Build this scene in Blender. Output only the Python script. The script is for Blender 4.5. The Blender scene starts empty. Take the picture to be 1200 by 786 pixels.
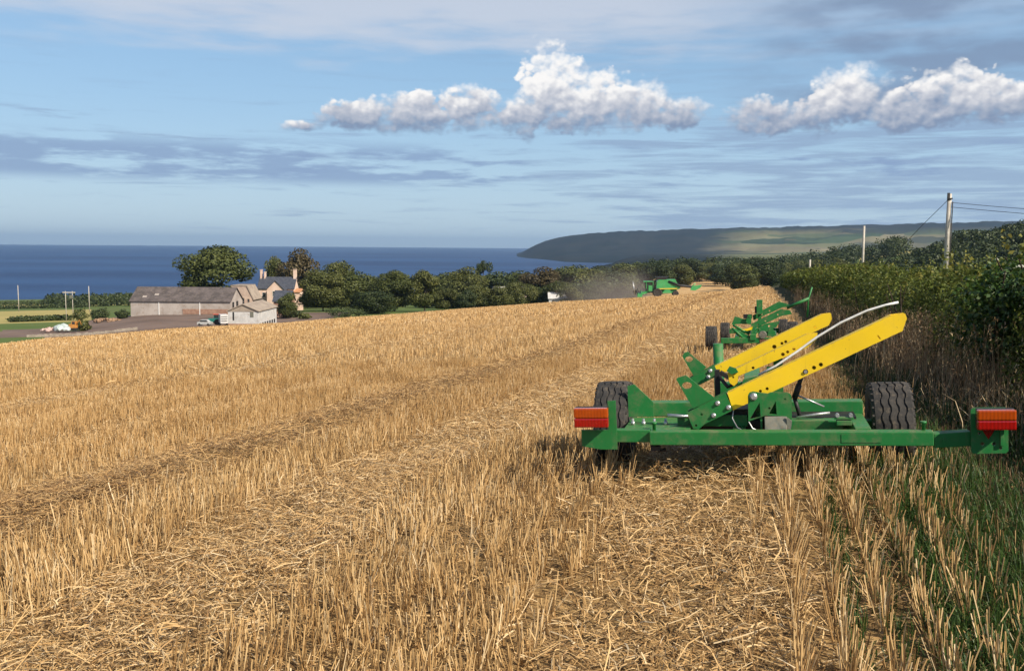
import bpy, bmesh, math, random
import numpy as np
from mathutils import Vector, Matrix
from mathutils.geometry import tessellate_polygon

rng = np.random.default_rng(7)
random.seed(7)
SC = bpy.context.scene
COL = SC.collection
R = math.radians

# ------------------------------------------------------------------ scene / camera
SUN_EL, SUN_BETA = R(40), R(40)          # sun to the right and behind the viewer
sun_dir = Vector((math.cos(SUN_EL) * math.cos(SUN_BETA), -math.cos(SUN_EL) * math.sin(SUN_BETA), math.sin(SUN_EL)))
vs = SC.view_settings
vs.view_transform = 'Standard'; vs.look = 'None'; vs.gamma = 1; vs.use_curve_mapping = False
vs.exposure = 0.5
SC.render.engine = 'CYCLES'
SC.cycles.max_bounces = 6
SC.cycles.diffuse_bounces = 3
SC.cycles.glossy_bounces = 2
SC.cycles.transmission_bounces = 2
SC.cycles.transparent_max_bounces = 6
SC.cycles.volume_bounces = 0
SC.cycles.use_denoising = True

CAM_Z = 1.6
cam = bpy.data.cameras.new('camera')
cam.lens = 33.0; cam.sensor_width = 36.0; cam.clip_start = 0.05; cam.clip_end = 200000
camo = bpy.data.objects.new('camera', cam); COL.objects.link(camo)
camo.location = (0, 0, CAM_Z)
pitch, roll = math.atan(105 / 1100), R(0.45)
camo.matrix_world = Matrix.Translation((0, 0, CAM_Z)) @ Matrix.Rotation(math.pi / 2 - pitch, 4, 'X') @ Matrix.Rotation(roll, 4, 'Z')
SC.camera = camo

# ------------------------------------------------------------------ generic helpers
def tag(o, label=None, cat=None, group=None, kind=None):
    if label: o['label'] = label
    if cat: o['category'] = cat
    if group: o['group'] = group
    if kind: o['kind'] = kind
    return o

def empty(name, loc=(0, 0, 0), rz=0.0):
    o = bpy.data.objects.new(name, None); COL.objects.link(o)
    o.location = loc; o.rotation_euler = (0, 0, rz); o.empty_display_size = 0.2
    return o

class MB:
    """collects shapes, builds ONE mesh object"""
    def __init__(self): self.bm = bmesh.new()
    def box(self, c, s, rot=None, bevel=0.0):
        b = bmesh.new(); bmesh.ops.create_cube(b, size=1)
        for v in b.verts: v.co = Vector((v.co.x * s[0], v.co.y * s[1], v.co.z * s[2]))
        if bevel: bmesh.ops.bevel(b, geom=list(b.edges), offset=bevel, segments=2, affect='EDGES', profile=0.6)
        M = Matrix.Translation(c)
        if rot: M = M @ Matrix.Rotation(rot[2], 4, 'Z') @ Matrix.Rotation(rot[1], 4, 'Y') @ Matrix.Rotation(rot[0], 4, 'X')
        b.transform(M); self._add(b); return self
    def _add(self, b):
        me = bpy.data.meshes.new('tmp'); b.to_mesh(me); b.free(); self.bm.from_mesh(me); bpy.data.meshes.remove(me)
    def prism(self, outer, y0, y1, holes=(), axis='y'):
        """polygon in (x,z) extruded along y (or in (y,z) along x, or (x,y) along z)"""
        def P(a, b, d):
            return {'y': (a, d, b), 'x': (d, a, b), 'z': (a, b, d)}[axis]
        loops = [list(outer)] + [list(h) for h in holes]
        flat = [p for l in loops for p in l]
        tris = tessellate_polygon([[Vector((p[0], p[1], 0)) for p in l] for l in loops])
        b = bmesh.new()
        f = [b.verts.new(P(p[0], p[1], y0)) for p in flat]
        k = [b.verts.new(P(p[0], p[1], y1)) for p in flat]
        for t in tris:
            try:
                b.faces.new([f[i] for i in t]); b.faces.new([k[i] for i in reversed(t)])
            except ValueError: pass
        off = 0
        for l in loops:
            n = len(l)
            for i in range(n):
                a, c = off + i, off + (i + 1) % n
                b.faces.new((f[a], f[c], k[c], k[a]))
            off += n
        bmesh.ops.recalc_face_normals(b, faces=b.faces)
        self._add(b); return self
    def tube(self, pts, r, n=8, cap=True):
        pts = [Vector(p) for p in pts]
        rr = r if isinstance(r, (list, tuple)) else [r] * len(pts)
        b = bmesh.new(); rings = []
        up = Vector((0, 0, 1))
        for i, p in enumerate(pts):
            t = (pts[min(i + 1, len(pts) - 1)] - pts[max(i - 1, 0)]).normalized()
            a = t.cross(up)
            if a.length < 1e-3: a = t.cross(Vector((0, 1, 0)))
            a.normalize(); c = a.cross(t)
            rings.append([b.verts.new(p + (a * math.cos(2 * math.pi * j / n) + c * math.sin(2 * math.pi * j / n)) * rr[i]) for j in range(n)])
        for i in range(len(rings) - 1):
            for j in range(n):
                fa = b.faces.new((rings[i][j], rings[i][(j + 1) % n], rings[i + 1][(j + 1) % n], rings[i + 1][j])); fa.smooth = True
        if cap:
            b.faces.new(rings[0]); b.faces.new(list(reversed(rings[-1])))
        bmesh.ops.recalc_face_normals(b, faces=b.faces)
        self._add(b); return self
    def lathe(self, prof, c=(0, 0, 0), axis='x', n=32, shift=None, smooth=True):
        """profile list of (offset along axis, radius)"""
        b = bmesh.new(); rings = []
        for i, (o, r) in enumerate(prof):
            ring = []
            for j in range(n):
                a = 2 * math.pi * j / n
                oo = o + (shift(i, j) if shift else 0)
                d = {'x': (oo, r * math.cos(a), r * math.sin(a)), 'y': (r * math.cos(a), oo, r * math.sin(a)), 'z': (r * math.cos(a), r * math.sin(a), oo)}[axis]
                ring.append(b.verts.new(Vector(c) + Vector(d)))
            rings.append(ring)
        for i in range(len(rings) - 1):
            for j in range(n):
                fa = b.faces.new((rings[i][j], rings[i][(j + 1) % n], rings[i + 1][(j + 1) % n], rings[i + 1][j])); fa.smooth = smooth
        b.faces.new(rings[0]); b.faces.new(rings[-1])
        bmesh.ops.recalc_face_normals(b, faces=b.faces)
        self._add(b); return self
    def quad(self, *pts):
        self.bm.faces.new([self.bm.verts.new(p) for p in pts]); return self
    def build(self, name, mat, parent=None, loc=(0, 0, 0)):
        me = bpy.data.meshes.new(name); self.bm.to_mesh(me); self.bm.free()
        me.materials.append(mat)
        o = bpy.data.objects.new(name, me); COL.objects.link(o)
        o.location = loc
        if parent: o.parent = parent
        return o

def circ(x, z, r, n=10, sx=1.0):
    return [(x + r * sx * math.cos(2 * math.pi * i / n), z + r * math.sin(2 * math.pi * i / n)) for i in range(n)]

def quads_mesh(name, Q, tint=None, mat=None, link=True, smooth=False, normals=None):
    """Q: (N,4,3) array -> one mesh of N loose quads with a per-quad 'tint'"""
    Q = np.asarray(Q, dtype=np.float32); n = len(Q)
    me = bpy.data.meshes.new(name)
    me.vertices.add(4 * n); me.loops.add(4 * n); me.polygons.add(n)
    me.vertices.foreach_set('co', Q.reshape(-1))
    me.loops.foreach_set('vertex_index', np.arange(4 * n, dtype=np.int32))
    me.polygons.foreach_set('loop_start', np.arange(0, 4 * n, 4, dtype=np.int32))
    me.update(calc_edges=True)
    if tint is not None:
        a = me.attributes.new('tint', 'FLOAT', 'POINT')
        a.data.foreach_set('value', np.repeat(np.asarray(tint, dtype=np.float32), 4))
    if mat: me.materials.append(mat)
    if not link: return me
    o = bpy.data.objects.new(name, me); COL.objects.link(o)
    return o

# ------------------------------------------------------------------ materials
class NT:
    def __init__(self, tree): self.t = tree; self.n = tree.nodes; self.l = tree.links
    def new(self, typ, **kw):
        n = self.n.new(typ)
        for k, v in kw.items(): setattr(n, k, v)
        return n
    def put(self, sock, v):
        if hasattr(v, 'is_output') or isinstance(v, bpy.types.NodeSocket): self.l.new(v, sock)
        elif isinstance(v, (tuple, list)) and len(v) == 3 and sock.type == 'RGBA': sock.default_value = (*v, 1)
        else: sock.default_value = v
    def math(self, op, a, b=None, c=None, clamp=False):
        n = self.new('ShaderNodeMath', operation=op); n.use_clamp = clamp
        self.put(n.inputs[0], a)
        if b is not None: self.put(n.inputs[1], b)
        if c is not None: self.put(n.inputs[2], c)
        return n.outputs[0]
    def mix(self, f, a, b, blend='MIX'):
        n = self.new('ShaderNodeMix', data_type='RGBA', blend_type=blend)
        self.put(n.inputs[0], f); self.put(n.inputs[6], a); self.put(n.inputs[7], b)
        return n.outputs[2]
    def ss(self, v, lo, hi, a=0.0, b=1.0, typ='SMOOTHSTEP'):
        n = self.new('ShaderNodeMapRange', interpolation_type=typ)
        self.put(n.inputs[0], v); self.put(n.inputs[1], lo); self.put(n.inputs[2], hi); self.put(n.inputs[3], a); self.put(n.inputs[4], b)
        return n.outputs[0]
    def xyz(self, x, y, z=0.0):
        n = self.new('ShaderNodeCombineXYZ'); self.put(n.inputs[0], x); self.put(n.inputs[1], y); self.put(n.inputs[2], z); return n.outputs[0]
    def noise(self, vec, scale, detail=4, rough=0.55, dist=0.0):
        n = self.new('ShaderNodeTexNoise'); n.inputs['Scale'].default_value = scale; n.inputs['Detail'].default_value = detail
        n.inputs['Roughness'].default_value = rough; n.inputs['Distortion'].default_value = dist
        if vec is not None: self.l.new(vec, n.inputs['Vector'])
        return n.outputs[0]
    def ramp(self, f, stops):
        n = self.new('ShaderNodeValToRGB'); cr = n.color_ramp
        while len(cr.elements) < len(stops): cr.elements.new(0.5)
        for e, (p, c) in zip(cr.elements, stops): e.position = p; e.color = (*c, 1)
        self.put(n.inputs[0], f); return n.outputs[0]

def new_mat(name):
    m = bpy.data.materials.new(name); m.use_nodes = True
    nt = NT(m.node_tree); bs = m.node_tree.nodes['Principled BSDF']
    return m, nt, bs

def bump(nt, bs, h, strength=0.3, dist=0.02):
    b = nt.new('ShaderNodeBump'); b.inputs['Strength'].default_value = strength; b.inputs['Distance'].default_value = dist
    nt.put(b.inputs['Height'], h); nt.l.new(b.outputs[0], bs.inputs['Normal'])

def noise_mat(name, c1, c2, scale=5.0, rough=0.8, spec=0.3, bmp=0.0, c3=None, s3=40.0, f3=0.5, metallic=0.0, coords='Object', detail=5, bdist=0.02):
    m, nt, bs = new_mat(name)
    co = nt.new('ShaderNodeTexCoord').outputs[coords]
    f = nt.ss(nt.noise(co, scale, detail), 0.35, 0.65)
    col = nt.mix(f, c1, c2)
    if c3:
        g = nt.ss(nt.noise(co, s3, 6, 0.65), 0.5, 0.68, 0, f3); col = nt.mix(g, col, c3)
    nt.put(bs.inputs['Base Color'], col)
    bs.inputs['Roughness'].default_value = rough; bs.inputs['Specular IOR Level'].default_value = spec
    bs.inputs['Metallic'].default_value = metallic
    if bmp: bump(nt, bs, nt.noise(co, s3, 6, 0.6), bmp, bdist)
    return m

def tint_mat(name, stops, rough=0.6, spec=0.25, trans=0.0, tscale=None, tamt=0.0):
    """colour from the per-leaf/per-stem random 'tint'"""
    m, nt, bs = new_mat(name)
    a = nt.new('ShaderNodeAttribute', attribute_name='tint')
    f = a.outputs['Fac']
    if tscale:
        g = nt.new('ShaderNodeNewGeometry').outputs['Position']
        f = nt.math('ADD', f, nt.math('MULTIPLY', nt.math('SUBTRACT', nt.noise(g, tscale, 3), 0.5), tamt), clamp=True)
    col = nt.ramp(f, stops)
    nt.put(bs.inputs['Base Color'], col)
    bs.inputs['Roughness'].default_value = rough; bs.inputs['Specular IOR Level'].default_value = spec
    if trans:
        tr = nt.new('ShaderNodeBsdfTranslucent'); nt.put(tr.inputs['Color'], col)
        mx = nt.new('ShaderNodeMixShader'); mx.inputs[0].default_value = trans
        nt.l.new(bs.outputs[0], mx.inputs[1]); nt.l.new(tr.outputs[0], mx.inputs[2])
        nt.l.new(mx.outputs[0], m.node_tree.nodes['Material Output'].inputs[0])
    return m

def paint_mat(name, col, dirt, rough=0.38, dirtamt=0.5, scale=9.0):
    m, nt, bs = new_mat(name)
    co = nt.new('ShaderNodeTexCoord').outputs['Object']
    n1 = nt.noise(co, scale, 7, 0.68); n2 = nt.noise(co, scale * 6, 5, 0.7)
    c = nt.mix(nt.ss(nt.noise(co, 2.2, 3), 0.3, 0.7, 0, 0.35), col, tuple(x * 0.72 for x in col))
    geo = nt.new('ShaderNodeNewGeometry'); sp = nt.new('ShaderNodeSeparateXYZ'); nt.l.new(geo.outputs['Normal'], sp.inputs[0])
    upf = nt.ss(sp.outputs[2], 0.5, 0.95, 0.0, 0.45)                # dust settled on level faces
    n3 = nt.noise(co, scale * 0.45, 4, 0.6)
    st_ = nt.new('ShaderNodeMapping'); st_.inputs['Scale'].default_value = (30, 30, 2.5); nt.l.new(co, st_.inputs[0])
    run = nt.ss(nt.noise(st_.outputs[0], 1.0, 4, 0.6), 0.55, 0.75, 0, 0.35)   # run-off streaks
    c = nt.mix(nt.math('MULTIPLY', run, nt.ss(n3, 0.4, 0.6)), c, tuple(x * 0.6 for x in dirt))
    d = nt.math('ADD', nt.ss(n1, 0.48, 0.72, 0, dirtamt), nt.math('MULTIPLY', upf, nt.ss(n2, 0.35, 0.7)), clamp=True)
    c = nt.mix(d, c, dirt)
    c = nt.mix(nt.ss(n2, 0.64, 0.69, 0, 0.6), c, tuple(x * 0.35 for x in dirt))
    bv = nt.new('ShaderNodeBevel'); bv.samples = 4; bv.inputs[0].default_value = 0.007
    vd = nt.new('ShaderNodeVectorMath', operation='DOT_PRODUCT'); nt.l.new(bv.outputs[0], vd.inputs[0]); nt.l.new(geo.outputs['Normal'], vd.inputs[1])
    edge = nt.math('MULTIPLY', nt.ss(vd.outputs['Value'], 0.86, 0.985, 1, 0), nt.ss(n2, 0.42, 0.6))
    c = nt.mix(nt.math('MULTIPLY', edge, 0.75), c, (0.10, 0.075, 0.05))   # chipped edges
    nt.put(bs.inputs['Base Color'], c)
    nt.put(bs.inputs['Roughness'], nt.ss(n1, 0.3, 0.75, rough, 0.75))
    bs.inputs['Specular IOR Level'].default_value = 0.45
    bump(nt, bs, n2, 0.06, 0.004)
    return m

M = {}
M['green'] = paint_mat('green_paint', (0.013, 0.17, 0.035), (0.20, 0.16, 0.085), 0.4, 0.45)
M['yellow'] = paint_mat('yellow_paint', (0.93, 0.62, 0.012), (0.42, 0.28, 0.07), 0.42, 0.18, 5.0)
M['tyre'] = noise_mat('tyre_rubber', (0.026, 0.025, 0.024), (0.055, 0.05, 0.045), 9, 0.85, 0.25, 0.25, (0.15, 0.12, 0.085), 24, 0.65)
M['steel'] = noise_mat('zinc_steel', (0.45, 0.45, 0.44), (0.6, 0.6, 0.58), 30, 0.4, 0.5, 0, (0.2, 0.15, 0.1), 60, 0.6, metallic=0.7)
M['dark'] = noise_mat('dark_steel', (0.012, 0.012, 0.013), (0.03, 0.027, 0.025), 12, 0.6, 0.4)
M['greyplate'] = noise_mat('worn_grey_steel', (0.09, 0.1, 0.08), (0.2, 0.19, 0.15), 12, 0.55, 0.4, 0.1, (0.22, 0.15, 0.08), 40, 0.4)
M['rust'] = noise_mat('brown_rust', (0.12, 0.055, 0.03), (0.2, 0.1, 0.06), 25, 0.85, 0.2)
M['white_plastic'] = noise_mat('white_plastic', (0.75, 0.74, 0.7), (0.6, 0.58, 0.52), 20, 0.45, 0.4)
def lens_mat(name, c, c2):
    m, nt, bs = new_mat(name)
    co = nt.new('ShaderNodeTexCoord').outputs['Object']
    w = nt.new('ShaderNodeTexWave'); w.inputs['Scale'].default_value = 16; w.bands_direction = 'X'; nt.l.new(co, w.inputs[0])
    nt.put(bs.inputs['Base Color'], nt.mix(nt.math('MULTIPLY', nt.noise(co, 14, 3), 0.9), c, c2))
    bs.inputs['Roughness'].default_value = 0.12; bs.inputs['Coat Weight'].default_value = 0.6; bs.inputs['Coat Roughness'].default_value = 0.05
    bump(nt, bs, w.outputs[1], 0.12, 0.006)
    return m
M['amber'] = lens_mat('amber_lens', (0.46, 0.075, 0.004), (0.30, 0.035, 0.004))
M['red'] = lens_mat('red_lens', (0.36, 0.008, 0.005), (0.25, 0.005, 0.004))

# ------------------------------------------------------------------ world: sky with clouds
def make_world():
    w = bpy.data.worlds.new('World'); SC.world = w; w.use_nodes = True
    nt = NT(w.node_tree); bg = w.node_tree.nodes['Background']
    sky = nt.new('ShaderNodeTexSky', sky_type='NISHITA')
    sky.sun_disc = False; sky.sun_elevation = SUN_EL
    sky.sun_rotation = math.pi / 2 + SUN_BETA
    sky.altitude = 0; sky.air_density = 1.0; sky.dust_density = 0.6; sky.ozone_density = 1.6
    g = nt.new('ShaderNodeTexCoord').outputs['Generated']
    s = nt.new('ShaderNodeSeparateXYZ'); nt.l.new(g, s.inputs[0]); x, y, z = s.outputs
    az = nt.math('MULTIPLY', nt.math('ARCTAN2', x, y), 57.2958)
    el = nt.math('MULTIPLY', nt.math('ARCSINE', z), 57.2958)
    # ---- cumulus density as a node group in (az, el) degrees
    gr = bpy.data.node_groups.new('cumulus', 'ShaderNodeTree')
    gr.interface.new_socket('A', in_out='INPUT', socket_type='NodeSocketFloat')
    gr.interface.new_socket('E', in_out='INPUT', socket_type='NodeSocketFloat')
    gr.interface.new_socket('D', in_out='OUTPUT', socket_type='NodeSocketFloat')
    gr.interface.new_socket('S', in_out='OUTPUT', socket_type='NodeSocketFloat')
    q = NT(gr); gi = q.new('NodeGroupInput'); go = q.new('NodeGroupOutput')
    A0, E0 = gi.outputs[0], gi.outputs[1]
    v = q.xyz(A0, q.math('MULTIPLY', E0, 1.25))
    n1 = q.noise(v, 0.75, 3, 0.5); n2 = q.noise(v, 2.0, 3, 0.5)
    vo = q.new('ShaderNodeTexVoronoi', feature='SMOOTH_F1'); vo.inputs['Scale'].default_value = 1.35; vo.inputs['Smoothness'].default_value = 0.35
    q.l.new(v, vo.inputs['Vector'])
    vo2 = q.new('ShaderNodeTexVoronoi', feature='SMOOTH_F1'); vo2.inputs['Scale'].default_value = 3.3; vo2.inputs['Smoothness'].default_value = 0.3
    q.l.new(v, vo2.inputs['Vector'])
    blobs = [ # az, el, ra, re  (degrees)
        (2.4, 9.6, 2.1, 2.3), (4.6, 8.9, 2.6, 1.7), (7.3, 8.7, 2.4, 1.3), (9.8, 8.3, 1.8, 0.8), (0.9, 8.0, 1.7, 1.4),
        (-2.6, 8.6, 2.2, 1.2), (-6.0, 8.2, 2.9, 1.15), (-9.2, 7.9, 2.4, 0.9), (-12.9, 7.3, 1.2, 0.36),
        (14.6, 7.9, 2.0, 1.1), (19.2, 8.7, 2.4, 1.6), (22.0, 7.9, 3.0, 1.3), (24.6, 8.6, 2.6, 1.6), (17.2, 7.7, 2.2, 1.0), (27.0, 8.2, 1.8, 1.2),
        ]
    tot = None
    for (a, e, ra, re) in blobs:
        da = q.math('DIVIDE', q.math('SUBTRACT', A0, a), ra); de = q.math('DIVIDE', q.math('SUBTRACT', E0, e - 0.5), re * 1.15)
        d = q.math('SUBTRACT', 1.12, q.math('ADD', q.math('MULTIPLY', da, da), q.math('MULTIPLY', de, de)))
        tot = d if tot is None else q.math('SMOOTH_MAX', tot, d, 0.35)
    base = q.math('MULTIPLY', q.ss(q.math('ADD', E0, q.math('MULTIPLY', q.math('SUBTRACT', n1, 0.5), 1.6)), 5.5, 7.2, 1.0, 0.0), 1.5)          # flat condensation level
    puff = q.math('MULTIPLY', vo.outputs[0], vo.outputs[0]); puff2 = q.math('MULTIPLY', vo2.outputs[0], vo2.outputs[0])
    S = q.math('ADD', tot, q.math('MULTIPLY', q.math('SUBTRACT', n1, 0.5), 1.9))
    S = q.math('SUBTRACT', S, q.math('MULTIPLY', q.math('SUBTRACT', puff, 0.2), 0.8))
    S = q.math('SUBTRACT', S, q.math('MULTIPLY', q.math('SUBTRACT', puff2, 0.2), 0.42))
    D = q.math('ADD', S, q.math('MULTIPLY', q.math('SUBTRACT', n2, 0.5), 0.9))
    D = q.math('SUBTRACT', D, base)
    q.l.new(D, go.inputs[0]); q.l.new(S, go.inputs[1])
    def cum(a, e):
        n = nt.new('ShaderNodeGroup'); n.node_tree = gr; nt.put(n.inputs[0], a); nt.put(n.inputs[1], e); return n.outputs
    d0, s0 = cum(az, el)
    d1, s1 = cum(nt.math('ADD', az, -0.16), nt.math('ADD', el, 0.30))
    front = nt.ss(y, 0.0, 0.2)
    wv = nt.noise(nt.xyz(nt.math('MULTIPLY', az, 0.5), el), 0.55, 2)                # some edges crisp, others trailing off
    soft = nt.math('ADD', nt.ss(wv, 0.4, 0.6, 0.28, 1.0), nt.ss(el, 6.5, 8.5, 0.45, 0.0))
    alpha = nt.ss(d0, nt.math('MULTIPLY', soft, -0.45), nt.math('MULTIPLY', soft, 1.0), 0.0, 0.97)
    relief = nt.math('MULTIPLY', nt.math('SUBTRACT', s0, s1), 0.36)
    hv = nt.xyz(nt.math('MULTIPLY', az, 0.8), el)
    hgt = nt.math('ADD', el, nt.math('MULTIPLY', nt.math('SUBTRACT', nt.noise(hv, 0.8, 3, 0.5), 0.5), 2.4))
    lit = nt.math('ADD', relief, nt.ss(hgt, 6.6, 9.6, 0.0, 0.82, 'LINEAR'))
    ccol = nt.mix(nt.ss(lit, 0.0, 0.5, 0, 1, 'LINEAR'), (1.9, 2.5, 3.65), (4.7, 4.85, 5.4))
    ccol = nt.mix(nt.ss(lit, 0.42, 0.95), ccol, (8.2, 8.0, 7.8))
    # ---- layered clouds seen edge-on
    st = nt.math('DIVIDE', 1.0, nt.math('ADD', nt.math('MAXIMUM', z, 0.0), 0.045))
    pv = nt.xyz(nt.math('MULTIPLY', x, st), nt.math('MULTIPLY', y, st))
    flat = nt.xyz(nt.math('MULTIPLY', az, 0.16), el)
    flat2 = nt.xyz(nt.math('MULTIPLY', az, 0.07), el)
    # high pale veil
    veil = nt.math('MULTIPLY', nt.ss(nt.math('ADD', el, nt.math('MULTIPLY', nt.math('SUBTRACT', nt.noise(flat, 0.8, 5, 0.55), 0.5), 7.0)), 10.2, 13.6), nt.math('MULTIPLY', nt.ss(az, 6.0, 20.0, 0.8, 0.25), nt.ss(el, 16, 24, 1, 0)))
    # blue-grey bank low on the left
    band1 = nt.math('MULTIPLY', nt.ss(el, 3.2, 4.0), nt.ss(el, 5.2, 6.4, 1, 0))
    b1 = nt.math('MULTIPLY', nt.math('MULTIPLY', band1, nt.ss(nt.math('ADD', nt.noise(flat, 0.95, 5, 0.6), nt.ss(az, -10, 4, 0.06, -0.1)), 0.44, 0.58)), 0.8)
    # streaks over the rest of the low sky
    stre = nt.ss(nt.math('ADD', nt.noise(flat2, 1.9, 6, 0.62, 0.4), nt.ss(az, -6, 16, -0.08, 0.08)), 0.44, 0.66, 0, 0.75)
    stre = nt.math('MULTIPLY', stre, nt.ss(el, 0.3, 1.6))
    stre = nt.math('MULTIPLY', stre, nt.ss(el, 6.0, 9.0, 1, 0.3))
    # grey cloud upper right
    dk = nt.ss(nt.math('ADD', nt.noise(nt.xyz(nt.math('MULTIPLY', az, 0.3), el), 0.55, 4, 0.5), nt.math('MULTIPLY', nt.ss(az, 11, 24), 0.12)), 0.46, 0.72, 0, 0.8)
    dk = nt.math('MULTIPLY', dk, nt.math('MULTIPLY', nt.ss(az, 10, 20), nt.ss(el, 6.5, 8.5)))
    c = sky.outputs[0]
    c = nt.mix(nt.ss(el, 3.0, 22.0, 0.8, 0.0), c, nt.mix(nt.ss(el, 0.0, 12.0), (4.0, 5.5, 6.8), (2.35, 4.3, 6.6)))
    c = nt.mix(nt.math('MULTIPLY', stre, front), c, (2.3, 3.2, 4.7))
    c = nt.mix(nt.math('MULTIPLY', b1, front), c, (2.05, 2.95, 4.65))
    c = nt.mix(veil, c, (5.0, 5.4, 6.2))
    c = nt.mix(nt.math('MULTIPLY', dk, front), c, (1.75, 2.4, 3.6))
    c = nt.mix(nt.math('MULTIPLY', alpha, front), c, ccol)
    nt.l.new(c, bg.inputs[0]); bg.inputs[1].default_value = 0.088
make_world()
SC.world.cycles.sampling_method = 'MANUAL'; SC.world.cycles.sample_map_resolution = 128

sl = bpy.data.lights.new('sun', 'SUN'); sl.energy = 5.0; sl.angle = R(0.53); sl.color = (1.0, 0.905, 0.765)
slo = bpy.data.objects.new('sun', sl); COL.objects.link(slo)
slo.rotation_euler = (-sun_dir).to_track_quat('-Z', 'Y').to_euler(); slo.location = (30, -20, 40)

# ------------------------------------------------------------------ terrain
TH = R(15.0); cT, sT = math.cos(TH), math.sin(TH)       # direction of the crop rows
def uv(X, Y): return X * cT - Y * sT, X * sT + Y * cT
def xy(u, v): return u * cT + v * sT, -u * sT + v * cT
AZ_T = [-180, -120, -90, -60, -32.6, -28.75, -26.3, -23.7, -20.1, -16.8, -13.8, -10.3, -6.8, -3.1, 0, 3.1, 7.2, 10.3, 12.8, 14.3, 17, 22, 30, 60, 90, 120, 180]
T_T = [.06, .07, .085, .093, .0978, .0971, .0932, .0914, .0872, .0849, .083, .0782, .0739, .0683, .0639, .0593, .0547, .0503, .045, .041, .0374, .034, .03, .028, .03, .04, .06]
RC_A = [-180, -90, -30, -10, 0, 7, 14, 20, 30, 90, 180]
RC_T = [120, 90, 75, 100, 130, 165, 220, 240, 240, 200, 120]
def sstep(a, b, x):
    t = np.clip((x - a) / (b - a), 0, 1); return t * t * (3 - 2 * t)
def terrain_parts(X, Y):
    X = np.asarray(X, float); Y = np.asarray(Y, float)
    r = np.hypot(X, Y); az = np.degrees(np.arctan2(X, Y))
    t = np.interp(az, AZ_T, T_T); rc = np.interp(az, RC_A, RC_T)
    k = 1.6 / rc ** 2; m = t - 3.2 / rc
    zf = -k * r * r - m * r + 0.15 * np.exp(-(r / 12) ** 2)
    u, v = uv(X, Y)
    zf = zf + 0.10 * np.exp(-((u + 4.65) / 0.5) ** 2) * sstep(60, 20, r)       # straw swath heap
    zf = zf + 0.235 * np.exp(-((u - 0.2) / 2.8) ** 2 - ((v - 6.6) / 3.3) ** 2) - 0.22 * np.exp(-((u + .2) / 6) ** 2 - ((v - 23.5) / 7) ** 2)
    zf = zf + 0.35 * np.exp(-((u - 3.6) / 1.0) ** 2) * sstep(0, 3, u)          # hedge bank
    rl = sstep(-1, 11, az)
    zl = np.interp(r, [0, 200, 230, 300, 600, 950, 1200, 3000], [-10, -17.2, -18, -19.5, -36, -50, -54, -56])
    zl = zl - 2.2 * sstep(-20.5, -25.5, az) * np.exp(-((r - 320) / 120) ** 2) * (az < 0)
    zl_r = np.interp(r, [0, 230, 600, 1200, 3000], [-14, -18, -20, -20, -22])
    zl = zl * (1 - rl) + zl_r * rl
    zl = zl + sstep(14, 24, az) * (20 * sstep(250, 900, r))
    hill = sstep(20.3, 26, az) * np.exp(-((r - 520) / 190) ** 2) * np.interp(az, [20, 24, 29, 40], [0, 13, 20, 26])
    zl = zl + hill
    coast = np.interp(az, [-60, -30, -10, 0, 3, 6, 9], [800, 950, 1000, 1150, 1400, 2000, 4500])
    zl = zl - 60 * sstep(0, 60, r - coast)
    ridge = np.interp(az, [-1, 0.1, 0.6, 1.3, 2.0, 2.7, 3.6, 5.2, 8.3, 11.8, 15.3, 20, 28.6, 45], [-75, -66, -46, 4, 32, 51, 65, 84, 97, 110, 118, 131, 152, 180])
    ridge = ridge + (2.2 * np.sin(az * 1.9 + 1) + 1.5 * np.sin(az * 4.3) + 1.0 * np.sin(az * 9.7 + 2) + .8 * np.sin(az * 21.0)) * sstep(2, 6, az)
    r0 = np.interp(az, [0, 1.5, 3.2, 9], [4700, 3900, 2900, 2700])
    sh = sstep(r0, 5600, r) * 0.55 + 0.45 * sstep(np.maximum(r0, 4300), 5600, r)
    zh = -75 + (ridge + 75) * sh + (8 * np.sin(az * 1.3 + r * 0.004) + 5 * np.sin(az * 2.9 - r * 0.007)) * sh * sstep(1, 5, az) * sstep(5600, 4900, r) * sstep(3000, 3900, r)
    return zf, zl, zh, r, az, u
def zt(X, Y):
    zf, zl, zh, r, az, u = terrain_parts(X, Y)
    return np.maximum(np.maximum(zf, zl), zh)
def ztf(X, Y): return float(zt(X, Y))

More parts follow.
